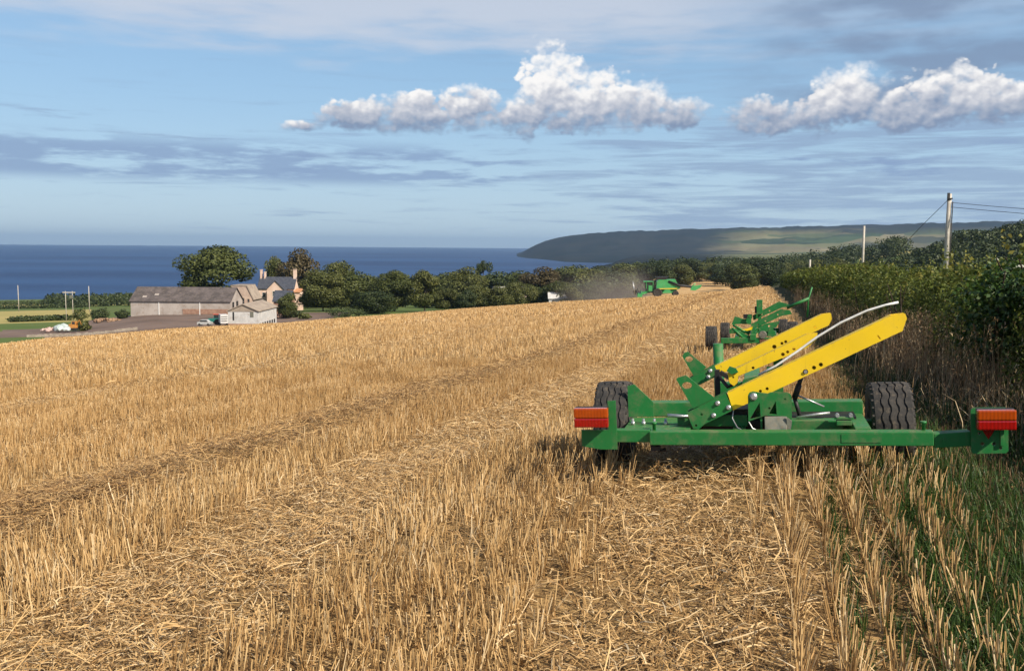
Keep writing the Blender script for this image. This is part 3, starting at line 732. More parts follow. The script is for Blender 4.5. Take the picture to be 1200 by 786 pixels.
m_bark = noise_mat('tree_bark', (0.07, 0.055, 0.04), (0.12, 0.1, 0.075), 30, 0.9, 0.1)
def leafmat(name, a, b, c): return tint_mat(name, [(0.0, a), (0.5, b), (1.0, c)], 0.55, 0.25, 0.15)
LM = {'green': leafmat('leaves_mid_green', (0.03, 0.042, 0.012), (0.072, 0.086, 0.022), (0.125, 0.132, 0.036)),
      'olive': leafmat('leaves_olive', (0.034, 0.044, 0.012), (0.085, 0.094, 0.024), (0.15, 0.145, 0.04)),
      'dark': leafmat('leaves_dark_green', (0.018, 0.029, 0.01), (0.042, 0.058, 0.019), (0.08, 0.095, 0.03)),
      'russet': leafmat('leaves_russet', (0.035, 0.026, 0.012), (0.075, 0.058, 0.024), (0.12, 0.09, 0.04))}
PROTO = {}
def proto(style, k, mat):
    key = (style, k, mat)
    if key not in PROTO:
        n = {'broad': 17000, 'round': 9500, 'tall': 9000, 'pine': 2200}[style]
        cm = PROTO.get(('c', style, k))
        if cm is None:
            cm = crown_mesh(100 + 7 * k + len(style), style, n, 0.032 if style == 'broad' else 0.042); PROTO[('c', style, k)] = cm
        c2 = cm.copy(); c2.materials.clear(); c2.materials.append(LM[mat])
        tm = trunk_mesh(k + 3, style); tm.materials.append(m_bark)
        PROTO[key] = (c2, tm)
    return PROTO[key]
def place(px, Y): return (px - 600) / 1100 * Y             # sideways metres at depth Y for a compass bearing
def tree(x, y, w, h, style, k, mat, label, name='tree', group=None, rz=None):
    z = ztf(x, y)
    e = empty(name, (x, y, z)); tag(e, label, 'tree', group)
    cm, tm = proto(style, k, mat)
    for nm, me, s in (('crown', cm, (w, w, h)), ('trunk', tm, (min(w, h) * 0.8, min(w, h) * 0.8, h))):
        o = bpy.data.objects.new(nm, me); COL.objects.link(o); o.parent = e; o.scale = s
        o.rotation_euler.z = random.uniform(0, 6.28) if rz is None else rz
    return e
def tree_px(px, ytop, wpx, Y, style, k, mat, label, name='tree', group=None, rz=None):
    """tree given by bearing, the slope of the sight line to its top, width and distance"""
    x = place(px, Y); yh = 283.3 + 0.0078 * px
    top = CAM_Z - (ytop - yh) / 1100 * Y
    h = top - ztf(x, Y)
    return tree(x, Y, wpx / 1100 * Y, max(h, 2.5), style, k, mat, label, name, group, rz)
tree_px(255, 287, 100, 312, 'broad', 0, 'green', 'very large spreading tree with dense dark green crown behind the long barn', 'broadleaf_tree', rz=0.3)
tree_px(345, 291, 62, 390, 'round', 1, 'russet', 'tall tree with reddish-brown foliage behind the farmhouse chimneys', 'broadleaf_tree')
tree_px(322, 300, 30, 400, 'tall', 1, 'olive', 'narrower olive tree just behind the farmhouse roof', 'broadleaf_tree')
tree_px(378, 315, 74, 305, 'broad', 1, 'olive', 'large olive-green tree with spreading crown right beside the farmhouse', 'broadleaf_tree')
tree_px(399, 304, 46, 350, 'round', 2, 'olive', 'rounded olive tree rising behind the spreading tree beside the farmhouse', 'broadleaf_tree')
tree_px(424, 317, 56, 310, 'round', 0, 'green', 'mid green round tree between the farmhouse trees and the tall hedge-like pair', 'broadleaf_tree')
tree_px(462, 316, 58, 300, 'broad', 2, 'green', 'bushy mid green tree, the broader of the pair where the field edge meets the wood', 'broadleaf_tree')
tree_px(497, 316, 46, 298, 'tall', 0, 'olive', 'upright olive tree at the left end of the small green pasture', 'broadleaf_tree')
tree_px(336, 342, 30, 256, 'round', 1, 'green', 'low round green tree beside the white shed', 'broadleaf_tree')
tree_px(440, 340, 60, 285, 'round', 2, 'dark', 'low dark tree in front of the round green tree near the field edge', 'broadleaf_tree')
tree_px(566, 305, 22, 430, 'pine', 0, 'dark', 'dark flat-topped pine standing above the wood against the sea', 'pine_tree')
belt = [(522, 318, 40, 400), (546, 311, 44, 380), (585, 317, 44, 400), (608, 316, 46, 430), (634, 311, 46, 420), (662, 311, 44, 450), (684, 309, 40, 460), (706, 310, 44, 470), (728, 307, 36, 500)]
for i, (px, yt, w, Y) in enumerate(belt):
    tree_px(px, yt + 1, w * 1.5, Y, ['round', 'broad', 'tall'][i % 3], i % 3, ['green', 'olive', 'dark', 'green', 'russet'][i % 5], 'bushy tree in the belt of woodland between the field crest and the sea', 'broadleaf_tree', 'trees of the woodland belt before the sea')
for i in range(26):
    px = 742 + i * 10.8 + random.uniform(-4, 4); Y = random.choice([430, 520, 600]) + random.uniform(-30, 30)
    tree_px(px, np.interp(px, [740, 800, 900, 1000], [307, 304, 303, 302]) + random.uniform(-2, 6), random.uniform(32, 46), Y, random.choice(['round', 'tall', 'round']), i % 3, random.choice(['dark', 'dark', 'green', 'olive']), 'dark tree in the wood beyond the far end of the stubble field', 'broadleaf_tree', 'trees of the dark wood beyond the field')
for i in range(14):
    px = 525 + i * 16 + random.uniform(-5, 5); Y = random.uniform(330, 370)
    tree_px(px, np.interp(px, [520, 640, 760], [336, 331, 325]) + random.uniform(-4, 6), random.uniform(30, 44), Y, 'round', i % 3, random.choice(['dark', 'green', 'olive']), 'low bushy tree along the near edge of the woodland belt', 'broadleaf_tree', 'low trees along the near edge of the wood')

def wood_mass(name, pts, n_each, size, mat, label):
    """far wood: many leafy lumps forming one mass"""
    QQ, TT = [], []
    for (x, y, w, h) in pts:
        z = ztf(x, y); d = rng.normal(0, 1, (n_each, 3)); d /= np.linalg.norm(d, axis=1)[:, None]
        rr = (1 - np.abs(rng.normal(0, 0.2, n_each)))[:, None]
        lump = 1 + 0.18 * np.sin(d[:, :1] * 5 + x) * np.sin(d[:, 2:] * 6 + y)
        C = np.array([x, y, z + h * 0.45]) + d * rr * lump * np.array([w / 2, w / 2, h * 0.55])
        QQ.append(leaf_quads(C, d, size, 0.8, 0.6)); TT.append(np.clip(rng.beta(2, 2, n_each) * 0.7 + 0.3 * random.random(), 0, 1))
    o = quads_mesh(name, np.concatenate(QQ), np.concatenate(TT), mat); tag(o, label, kind='stuff'); return o
pts = []
for i in range(60):
    px = random.uniform(330, 760); Y = random.uniform(400, 480); pts.append((place(px, Y), Y, random.uniform(9, 14), random.uniform(6, 10)))
for i in range(150):
    px = random.uniform(640, 1060); Y = random.uniform(620, 900); h = random.uniform(10, 15); pts.append((place(px, Y), Y, random.uniform(10, 18), h))
wood_mass('far_wood', pts, 330, 1.5, LM['dark'], 'distant dark wood filling the low ground before the headland')
pts = []
for i in range(210):
    a = R(random.uniform(20.8, 34)); r = random.uniform(330, 560)
    pts.append((r * math.sin(a), r * math.cos(a), random.uniform(7, 13), random.uniform(5, 9)))
wood_mass('hillside_wood', pts, 330, 1.2, LM['dark'], 'dark scrubby wood covering the hill behind the hedge')
pts = [(place(random.uniform(62, 165), Y), Y, random.uniform(12, 22), random.uniform(5, 8)) for Y in [random.uniform(560, 660) for _ in range(30)]]
wood_mass('shore_wood', pts, 300, 1.5, LM['dark'], 'low dark wood on the coast left of the long barn')
pts = [(place(px, 292 + px * 0.2), 292 + px * 0.2, 4, 1.7) for px in range(14, 78, 3)] + [(place(px, 515), 515, 6, 2.6) for px in range(-10, 100, 4)] + [(place(px, 640), 640, 8, 2.5) for px in range(-20, 60, 5)]
wood_mass('field_hedges', pts, 90, 0.8, LM['dark'], 'low clipped hedges between the green and yellow fields by the coast')

# ------------------------------------------------------------------ wheels
def wheel(parent, c, rad, w, rimmat, name='wheel', n=64, ribs=True, rim_r=0.52):
    e = bpy.data.objects.new(name, None); COL.objects.link(e); e.parent = parent; e.location = c
    h = w / 2
    prof = [(-h * .80, rad * rim_r), (-h * .92, rad * .62), (-h, rad * .80), (-h * .97, rad * .93), (-h * .86, rad * .985)]
    zig = set()
    if ribs:
        for k in (-.55, -.18, .18, .55):
            g = .055
            i = len(prof)
            prof += [(h * (k - g) - .0, rad), (h * (k - g * .8), rad * .972), (h * (k + g * .8), rad * .972), (h * (k + g), rad)]
            zig.update(range(i, i + 4))
    prof += [(h * .86, rad * .985), (h * .97, rad * .93), (h, rad * .80), (h * .92, rad * .62), (h * .80, rad * rim_r)]
    mb = MB(); mb.lathe(prof, axis='x', n=n, shift=lambda i, j: (w * .022 if (j // 2) % 2 else -w * .022) if i in zig else 0, smooth=not ribs)
    if ribs:                                                   # shoulder lugs
        for j in range(0, n, 2):
            a = 2 * math.pi * j / n
            for s in (-1, 1):
                mb.box((s * h * .93, rad * .955 * math.cos(a), rad * .955 * math.sin(a)), (h * .12, rad * .035, rad * .05), rot=(a, 0, 0))
    ty = mb.build('tyre', M['tyre'], e)
    r = MB(); rr = rad * rim_r
    r.lathe([(-h * .78, rr), (-h * .70, rr * .93), (-h * .3, rr * .85), (-h * .25, rr * .3), (-h * .45, rr * .28), (-h * .45, .01)], axis='x', n=24)
    r.lathe([(h * .78, rr), (h * .70, rr * .93), (h * .3, rr * .85), (h * .25, rr * .3), (h * .45, rr * .28), (h * .45, .01)], axis='x', n=24)
    r.build('rim', rimmat, e)
    return e

# ------------------------------------------------------------------ near header trailer (local: x across, y away, z up; light bar at z = H0)
H0 = 0.31
ex = Vector((0.96495, -0.25592, 0.05867)); ey = Vector((0.25636, 0.96658, 0)).normalized(); ex = (ex - ey * ex.dot(ey)).normalized(); ez = ex.cross(ey)
O = Vector((1.62041, 5.545, 0.46432))
T1 = empty('header_trailer')
T1.matrix_world = Matrix.Translation(O - ez * H0) @ Matrix((ex, ey, ez)).transposed().to_4x4()
tag(T1, 'nearest green header trailer with raised yellow arms and red tail lights standing on the stubble', 'trailer')
def up(poly): return [(x, z + H0) for x, z in poly]
def prt(mb, name, mat, parent=None, label=None):
    o = mb.build(name, mat, parent or T1)
    if label: o['label'] = label
    return o
prt(MB().box((0.028, .045, H0 - .003), (1.635, .09, .083), bevel=.006).box((.45, -.0015, H0 + .0), (.22, .003, .05)), 'light_bar', M['green'])
prt(MB().box((-.92, .075, H0 + .004), (.26, .075, .078), bevel=.005), 'bar_extension', M['green'])
prt(MB().box((.945, .06, H0 - .011), (.2, .08, .085), rot=(0, -.055, .07), bevel=.005).lathe([(-.0, .009), (.006, .009)], (.90, .01, H0 - .01), 'y', 10), 'bar_extension', M['green'])
for x in (-.765, .80):
    prt(MB().lathe([(H0 - .06, .011), (H0 + .075, .011), (H0 + .078, .018), (H0 + .09, .018)], (x, .07, 0), 'z', 12), 'hinge_pin', M['green'])
# light brackets
lb = prt(MB().prism(up([(-1.22, -.055), (-1.22, .05), (-1.045, .05), (-1.045, .235), (-.994, .235), (-.994, -.075), (-1.1, -.075)]), .012, .022), 'light_bracket', M['green'])
rb = prt(MB().prism(up([(1.041, -.075), (1.053, -.088), (1.222, -.083), (1.235, -.07), (1.235, .165), (1.222, .178), (1.053, .178), (1.041, .165)]), .004, .014,
                    holes=[up(circ(1.10, -.03, .011)), up(circ(1.16, -.03, .011)), up(circ(1.085, .03, .008)), up(circ(1.195, -.055, .008))])
         .box((1.2, -.004, H0 + .02), (.02, .016, .12), bevel=.003), 'light_bracket', M['green'])
def tail_light(cx, z0, z1, w, y, br):
    e = bpy.data.objects.new('tail_light', None); COL.objects.link(e); e.parent = T1; e.location = (cx, y, H0 + z0)
    h = z1 - z0; d = .075
    MB().box((0, d * .78, h / 2), (w * .97, d * .42, h), bevel=.006).build('housing', M['dark'], e)
    MB().box((0, d * .3, h * .73), (w, d * .58, h * .5), bevel=.008).build('amber_lens', M['amber'], e)
    MB().box((0, d * .3, h * .24), (w, d * .58, h * .46), bevel=.008).build('red_lens', M['red'], e)
    return e
tail_light(-1.14, .078, .203, .215, -.075, lb)
tail_light(1.158, .064, .18, .2, -.088, rb)
prt(MB().prism(up([(1.095, .055), (1.165, .055), (1.13, -.002)]), -.006, .003), 'reflector', M['red'])
# wheels and axle
wheel(T1, (-1.12, .80, H0 - .04), .29, .235, M['green'])
wheel(T1, (.70, .80, H0 - .065), .285, .26, M['green'])
prt(MB().box((-.18, .66, H0 + .077), (1.40, .12, .096), bevel=.006).box((-.2, .80, H0 - .07), (1.7, .08, .08), bevel=.005).box((-.62, .75, H0 - .02), (.1, .1, .15)).box((.3, .75, H0 - .02), (.1, .1, .15)), 'cross_beam', M['green'])
prt(MB().prism(up([(-.998, .246), (-.952, .256), (-.826, .131), (-.826, .031), (-.998, .031)]), .585, .598), 'gusset_plate', M['green'])
prt(MB().box((-.76, .33, H0 + .022), (.42, .5, .014)).box((-.93, .33, H0 - .005), (.07, .5, .05), bevel=.004).box((-.60, .33, H0 - .005), (.07, .5, .05), bevel=.004)
    .box((.12, .34, H0 + .02), (.5, .10, .07), bevel=.004).box((.47, .36, H0 + .0), (.09, .55, .09), bevel=.004).box((-.25, .34, H0 - .01), (.08, .56, .06), bevel=.004)
    .box((-.42, .30, H0 + .055), (.44, .03, .07), bevel=.004), 'side_rail', M['green'])
for x in (-.93, -.86, -.79, -.717):
    prt(MB().lathe([(0, .013), (.022, .013), (.022, .008), (.04, .008)], (x, .3, H0 + .029), 'z', 8), 'bolt', M['steel'])
# drawbar running forward
prt(MB().box((-.2, 2.2, H0 + .0), (.12, 3.1, .12), bevel=.006).prism([(-.55, .72), (-.2, 2.3), (.15, .72), (.05, .72), (-.2, 1.9), (-.45, .72)], H0 - .05, H0 + .03, axis='z')
    .tube([(-.46, 2.2, H0 - .44), (-.46, 2.2, H0 + .365)], .042, 12).box((-.33, 2.2, H0), (.26, .08, .08)), 'drawbar', M['green'])
prt(MB().box((-.32, .46, H0 + .06), (.34, .28, .13)).box((-.05, .40, H0 + .03), (.2, .25, .06)).box((.25, .5, H0 + .035), (.42, .2, .05)), 'dark_tray', M['dark'])
# yellow arms
def arm(front, holes, y, depth, ang_edges, name='yellow_arm'):
    mb = MB(); f = up(front); t = .008
    mb.prism(f, y, y + t, holes=[up(h) for h in holes])
    mb.prism(f, y + depth - t, y + depth)
    for i in ang_edges:                                        # flanges closing the channel
        a, b = Vector((*f[i], 0)), Vector((*f[(i + 1) % len(f)], 0)); d = (b - a).normalized(); nrm = Vector((-d.y, d.x, 0))
        mb.prism([(a.x, a.y), (b.x, b.y), (b.x + nrm.x * t, b.y + nrm.y * t), (a.x + nrm.x * t, a.y + nrm.y * t)], y + t + .0005, y + depth - t - .0005)
    return prt(mb, name, M['yellow'])
near = [(-.316, .249), (-.286, .137), (.712, .609), (.738, .683), (.727, .713), (.650, .704)]
hl = lambda x, z, r=.0095: circ(x, z, r, 10)
a1 = arm(near, [hl(-.075, .272), hl(-.116, .257), hl(.155, .374, .016), hl(.205, .398, .012), hl(.245, .416, .012),
                [(.570, .585), (.575, .588), (.59, .566), (.585, .563)]], .20, .075, [1, 5])
mid = [(-.326, .329), (-.314, .263), (-.286, .240), (-.262, .262), (-.256, .306), (.179, .483), (.241, .535), (.249, .577), (.181, .572)]
a2 = arm(mid, [hl(-.16, .36), hl(.03, .445, .012), hl(.06, .46), hl(-.29, .30, .007), hl(.10, .48)], .55, .07, [4, 8])
far = [(-.421, .344), (-.396, .283), (.333, .605), (.355, .648), (.349, .685), (.286, .680)]
a3 = arm(far, [hl(-.02, .47, .014), hl(.03, .492), hl(.055, .503), hl(.245, .595, .009)], .80, .07, [1, 5])
prt(MB().tube([(.155, .205, H0 + .374), (.155, .192, H0 + .374)], .011, 10), 'bolt', M['steel'], a1)
# green lugs and fins at the low ends of the arms
lug = prt(MB().prism(up([(-.57, .125), (-.531, .145), (-.327, .248), (-.286, .140), (-.459, .055), (-.500, .020), (-.534, .024)]), .186, .1975, holes=[up(circ(-.515, .045, .008)), up(circ(-.48, .115, .009))])
          .prism(up([(-.57, .125), (-.531, .145), (-.327, .248), (-.286, .140), (-.459, .055), (-.500, .020), (-.534, .024)]), .277, .288), 'arm_lug', M['green'])
for (x, z) in ((-.378, .185), (-.312, .158), (-.405, .108)):
    prt(MB().lathe([(0, .016), (-.004, .016), (-.004, .010), (-.013, .010)], (x, .186, H0 + z), 'y', 10), 'bolt', M['steel'], lug)
prt(MB().prism(up([(-.633, .334), (-.625, .345), (-.571, .360), (-.395, .212), (-.532, .146)]), .225, .236, holes=[up(circ(-.566, .295, .022, 12, 1.4))]), 'fin_plate', M['green'])
lug2 = prt(MB().prism(up([(-.600, .262), (-.421, .353), (-.396, .283), (-.518, .222), (-.560, .215)]), .786, .797).prism(up([(-.600, .262), (-.421, .353), (-.396, .283), (-.518, .222), (-.560, .215)]), .875, .885), 'arm_lug', M['green'])
for (x, z) in ((-.450, .315), (-.465, .272)):
    prt(MB().lathe([(0, .014), (-.004, .014), (-.004, .009), (-.012, .009)], (x, .786, H0 + z), 'y', 10), 'bolt', M['steel'], lug2)
prt(MB().prism(up([(-.641, .416), (-.630, .437), (-.602, .448), (-.478, .336), (-.560, .262)]), .825, .836, holes=[up(circ(-.595, .395, .019, 12, 1.4))]), 'fin_plate', M['green'])
prt(MB().box((-.40, .72, H0 + .20), (.034, .05, .26)).box((-.34, .74, H0 + .285), (.10, .05, .03), rot=(0, .5, 0)).tube([(-.39, .7, H0 + .29), (-.33, .66, H0 + .22), (-.27, .62, H0 + .25)], .013, 8), 'latch_post', M['dark'])
prt(MB().prism(up([(-.245, .20), (-.225, .29), (-.02, .335), (.03, .31), (-.15, .22)]), .50, .515).prism(up([(-.33, .345), (-.31, .375), (-.27, .36), (-.255, .335), (-.30, .32)]), .535, .547), 'arm_guide', M['green'])
# centre bracket with triangular windows
br = prt(MB().prism(up([(-.192, .078), (-.191, .240), (-.180, .258), (-.160, .264), (-.072, .250), (-.055, .258), (.045, .255), (.062, .245), (.068, .228), (.066, .085), (.018, .109), (-.089, .115)]), .14, .152,
               holes=[up([(-.183, .092), (-.122, .196), (-.118, .108)]), up([(-.068, .124), (-.026, .204), (-.022, .122)]), up(circ(.03, .215, .007)), up(circ(-.065, .16, .007))])
    .box((-.115, .25, H0 + .12), (.012, .19, .22)).box((.02, .25, H0 + .12), (.012, .19, .22)).box((-.06, .34, H0 + .1), (.24, .012, .18)), 'centre_bracket', M['green'])
prt(MB().lathe([(0, .024), (-.005, .024), (-.005, .014), (-.018, .014)], (-.158, .14, H0 + .232), 'y', 12), 'bolt', M['steel'], br)
prt(MB().lathe([(0, .012), (-.012, .012)], (.05, .135, H0 + .06), 'y', 8), 'bolt', M['steel'], br)
prt(MB().prism([(.092, .015), (.135, .112), (.142, .112), (.10, .015)], -.095, .02, axis='x') if False else
    MB().box((-.03, .118, H0 + .065), (.13, .012, .095), rot=(-.35, 0, 0), bevel=.003).prism(up([(.035, .11), (.066, .085), (.058, .03), (.035, .02)]), .11, .12), 'grey_plate', M['greyplate'])
prt(MB().box((.0, .74, H0 + .22), (.06, .06, .36)).box((-.05, .60, H0 + .2), (.05, .05, .32)), 'arm_post', M['green'])
prt(MB().tube([(.15, .42, H0 + .35), (.095, .42, H0 + .185)], .014, 10).tube([(.122, .415, H0 + .265), (.092, .415, H0 + .178)], .019, 10).tube([(.092, .42, H0 + .18), (.125, .42, H0 + .05)], .013, 8), 'damper_strut', M['dark'])
prt(MB().tube([(.11, .48, H0 + .188), (.275, .50, H0 + .108)], .0055, 8), 'steel_rod', M['steel'])
prt(MB().tube([(.10, .33, H0 + .068), (.22, .35, H0 + .085), (.30, .36, H0 + .092)], .008, 8), 'steel_rod', M['steel'])
prt(MB().tube([(-.56, .26, H0 + .09), (-.70, .27, H0 + .095)], .012, 8), 'steel_rod', M['steel'])
prt(MB().tube([(-.28, .22, H0 + .15), (-.29, .18, H0 + .09), (-.26, .14, H0 + .04), (-.22, .12, H0 + .02)], .004, 6, False), 'cable', M['steel'])
prt(MB().tube([(-.19, .12, H0 + .08), (-.17, .12, H0 + .04), (-.13, .12, H0 + .02)], .004, 6, False), 'cable', M['steel'])
prt(MB().box((.375, .25, H0 + .05), (.09, .05, .03), bevel=.004).box((.375, .25, H0 + .078), (.11, .04, .014), bevel=.003), 'clevis', M['green'])
for x in (.337, .415):
    prt(MB().lathe([(-.018, .012), (.018, .012)], (x, .245, H0 + .096), 'y', 10), 'bolt', M['steel'])
prt(MB().tube([(-.128, .46, H0 + .324), (-.017, .47, H0 + .380), (.121, .50, H0 + .469), (.243, .52, H0 + .556), (.39, .53, H0 + .643), (.548, .54, H0 + .713), (.66, .54, H0 + .745), (.735, .54, H0 + .760)], .0078, 10), 'white_pipe', M['white_plastic'])
prt(MB().tube([(-.75, .08, H0 - .05), (-.74, .09, H0 - .10), (-.70, .1, H0 - .09)], .012, 8).box((-.76, .06, H0 - .075), (.06, .04, .03)), 'wiring_loom', M['dark'])

# ------------------------------------------------------------------ second header trailer
Y2 = 22.6; x2 = place(878, Y2); z2 = ztf(x2, Y2)
T2 = empty('header_trailer', (x2, Y2, z2), R(-15)); T2.rotation_euler.y = R(-2.5); T2.scale = (.84, .84, .84)
tag(T2, 'farther all-green header trailer with dark wheels standing behind the yellow-armed one', 'trailer')
def p2(mb, name, mat, par=None): return mb.build(name, mat, par or T2)
p2(MB().box((.2, .0, .27), (1.9, .14, .15), bevel=.01), 'axle_beam', M['green'])
p2(MB().box((.52, -.075, .26), (.36, .012, .10)), 'rusty_plate', M['rust'])
p2(MB().box((.15, 1.6, .36), (.16, 3.4, .16), bevel=.01).box((-.30, 1.1, .32), (.12, 2.2, .12)).box((.75, 1.1, .32), (.12, 2.2, .12)).box((.15, 2.2, .36), (1.7, .14, .14)), 'side_rail', M['green'])
wheel(T2, (-1.02, 0, .32), .38, .32, M['green'], n=40)
wheel(T2, (1.25, .1, .41), .38, .28, M['green'], n=40)
wheel(T2, (-.72, 2.2, .27), .36, .28, M['green'], n=40)
wheel(T2, (1.02, 2.2, .35), .36, .28, M['green'], n=40)
p2(MB().prism([(.12, .55), (.10, .70), (.95, 1.13), (1.18, 1.10), (1.24, .99), (.95, .94)], .28, .31, holes=[circ(.3, .70, .02), circ(.5, .80, .02), circ(.85, .98, .02)]).prism([(.10, .70), (.95, 1.13), (.95, 1.145), (.10, .715)], .31, .38), 'folded_arm', M['green'])
p2(MB().prism([(.16, .80), (.14, .94), (.46, 1.11), (.89, 1.34), (1.18, 1.24), (1.22, 1.17), (1.0, 1.17)], .62, .66, holes=[circ(.4, .97, .022), circ(.62, 1.07, .022)]), 'folded_arm', M['green'])
p2(MB().prism([(.1, .39), (.10, .52), (.50, .73), (.90, .80), (.80, .62), (.33, .49)], .18, .21, holes=[[(.2, .47), (.3, .60), (.32, .52)], circ(.6, .66, .03)]).box((.16, .35, .5), (.1, .3, .35)).box((.7, .35, .62), (.06, .3, .2)), 'arm_bracket', M['green'])
p2(MB().prism([(-.05, .78), (.02, 1.0), (.12, .98), (.10, .70)], .27, .30, holes=[circ(.03, .9, .03)]), 'fin_plate', M['green'])
p2(MB().box((.34, .42, 1.2), (.17, .10, .42), bevel=.01).box((.34, .5, .8), (.10, .10, .8)), 'upright', M['green'])
p2(MB().box((.23, .46, 1.12), (.05, .10, .2)).box((.0, .5, .93), (.25, .06, .12)), 'latch_post', M['dark'])
p2(MB().prism([(-.46, .70), (-.36, .95), (-.28, .92), (-.10, .86), (.10, .90), (.10, .70), (-.2, .72)], .36, .40).prism([(-.46, .62), (.10, .36), (.10, .28), (-.30, .40)], .22, .26).tube([(-.42, .3, .70), (.05, .3, .42)], .035, 8).tube([(-.44, .2, .62), (-.1, .2, .3)], .035, 8), 'strut', M['green'])
p2(MB().prism([(.15, .66), (.0, .60), (-.18, .57), (-.02, .53), (.12, .56)], .20, .22), 'yellow_tab', M['yellow'])
p2(MB().tube([(1.10, .45, 1.16), (1.72, .45, 1.42)], .045, 8).tube([(1.66, .46, .88), (1.70, .46, 1.40), (1.80, .46, 1.74)], .025, 8), 'raised_arm', M['green'])
p2(MB().lathe([(-.06, .10), (0, .12), (.05, .06)], (.42, -.04, .43), 'y', 14), 'winch_drum', M['greyplate'])
p2(MB().box((.62, .1, .45), (.3, .1, .14)).prism([(.55, .38), (.6, .62), (.70, .60), (.82, .36)], -.02, .02), 'lower_bracket', M['green'])
p2(MB().box((-.92, -.20, .22), (.12, .03, .14)), 'reflector', M['red'])
p2(MB().box((-.72, -.04, .25), (.16, .05, .10)), 'light_arm', M['rust'])

# ------------------------------------------------------------------ combine harvester on the skyline (side view, working to the left)
Yc = 182.0; xc = place(779, Yc); CB = empty('combine_harvester', (xc, Yc, ztf(xc, Yc) - .05), R(-6)); CB.rotation_euler.y = R(-1.5)
tag(CB, 'green combine harvester working on the skyline in front of the dark wood', 'combine')
mg = noise_mat('combine_green', (0.045, 0.29, 0.085), (0.07, 0.33, 0.11), 0.8, 0.4, 0.4, 0, (0.15, 0.15, 0.08), 2.0, 0.4)
my = noise_mat('combine_yellow', (0.75, 0.55, 0.05), (0.7, 0.5, 0.08), 1, 0.5)
mgl = noise_mat('combine_glass', (0.015, 0.03, 0.03), (0.03, 0.05, 0.05), 1, 0.12, 0.6)
p3 = lambda mb, n, m, par=None: mb.build(n, m, par or CB)
p3(MB().prism([(-1.7, 1.5), (-1.6, 3.0), (-1.3, 3.35), (1.9, 3.35), (2.3, 2.6), (2.9, 1.7), (2.4, 1.5)], -1.4, 1.4).prism([(-1.2, 1.5), (-.9, .9), (1.6, .8), (2.4, 1.5)], -1.1, 1.1), 'body', mg)
p3(MB().box((.3, -1.42, 1.62), (3.9, .03, .16)), 'yellow_stripe', my)
p3(MB().prism([(-1.5, 3.36), (-1.9, 3.9), (.6, 3.9), (.2, 3.36)], -1.3, 1.3), 'grain_tank', M['dark'])
cab = p3(MB().box((-2.75, 0, 1.7), (.9, 1.7, 1.1), bevel=.05).box((-2.3, -.86, 2.3), (.12, .1, 1.1)).box((-3.6, -.8, 2.3), (.1, .1, 1.3)), 'cab', mg)
p3(MB().prism([(-3.75, 1.3), (-3.95, 2.9), (-2.3, 2.9), (-2.3, 2.2), (-3.2, 2.2), (-3.2, 1.3)], -.78, .78), 'window', mgl, cab)
p3(MB().box((-3.15, 0, 3.0), (2.0, 1.9, .16), bevel=.04), 'cab_roof', mg, cab)
for s in (-1, 1):
    wheel(CB, (-1.5, s * 1.35, .85), .88, .6, my, n=28, ribs=False).rotation_euler.z = math.pi / 2
    wheel(CB, (1.95, s * 1.2, .62), .62, .4, my, n=24, ribs=False).rotation_euler.z = math.pi / 2
p3(MB().prism([(-1.9, 1.3), (-4.6, .4), (-4.6, .9), (-2.2, 1.9)], -.6, .6), 'feeder_house', mg)
p3(MB().box((-4.9, 0, .45), (.9, 6.2, .7)).box((-4.6, 0, .9), (.15, 6.2, .5)), 'header', mg)
rl_ = MB()
for k in range(6):
    a = k * math.pi / 3; rl_.tube([(-5.5 + .55 * math.cos(a), -3.0, 1.1 + .55 * math.sin(a)), (-5.5 + .55 * math.cos(a), 3.0, 1.1 + .55 * math.sin(a))], .04, 5)
for s in (-3.0, 0, 3.0):
    for k in range(3):
        a = k * math.pi / 3; rl_.tube([(-5.5 - .55 * math.cos(a), s, 1.1 - .55 * math.sin(a)), (-5.5 + .55 * math.cos(a), s, 1.1 + .55 * math.sin(a))], .04, 5)
p3(rl_, 'reel', M['dark'])
for s_ in (-3.1, 3.1): p3(MB().tube([(-5.9, s_, .4), (-6.1, s_, 3.0)], .05, 6), 'divider_rod', M['steel'])
p3(MB().tube([(.6, -1.3, 3.0), (2.6, -1.5, 2.2), (5.0, -1.5, 1.9)], .24, 10), 'unloading_auger', M['dark'])
p3(MB().prism([(4.7, 1.3), (5.0, 2.1), (6.9, 2.3), (6.6, 1.7), (5.6, 1.2)], -1.7, -1.3).tube([(5.0, -1.5, 2.0), (5.7, -1.5, 2.6)], .1, 6), 'straw_spreader', mg)
p3(MB().prism([(-.6, .75), (-.1, 1.45), (.9, 1.45), (1.2, .75)], -1.45, -1.38), 'side_shield', mg)

# ------------------------------------------------------------------ buildings of the farm
m_barnwall = noise_mat('barn_wall_harl', (0.33, 0.285, 0.25), (0.42, 0.37, 0.33), 0.25, 0.9, 0.1, 0, (0.25, 0.18, 0.14), 0.9, 0.6)
m_sand = noise_mat('pink_sandstone', (0.42, 0.31, 0.24), (0.52, 0.40, 0.31), 0.6, 0.9, 0.1, 0, (0.3, 0.2, 0.15), 2.5, 0.5)
m_house = noise_mat('cream_pink_harl', (0.62, 0.44, 0.34), (0.70, 0.53, 0.43), 0.5, 0.9, 0.1, 0, (0.5, 0.34, 0.24), 1.5, 0.4)
m_slate = noise_mat('slate_roof', (0.045, 0.05, 0.065), (0.07, 0.075, 0.09), 1.5, 0.6, 0.3)
m_asb = noise_mat('weathered_sheet_roof', (0.075, 0.064, 0.06), (0.12, 0.10, 0.095), 0.5, 0.9, 0.1, 0, (0.24, 0.19, 0.15), 1.5, 0.35)
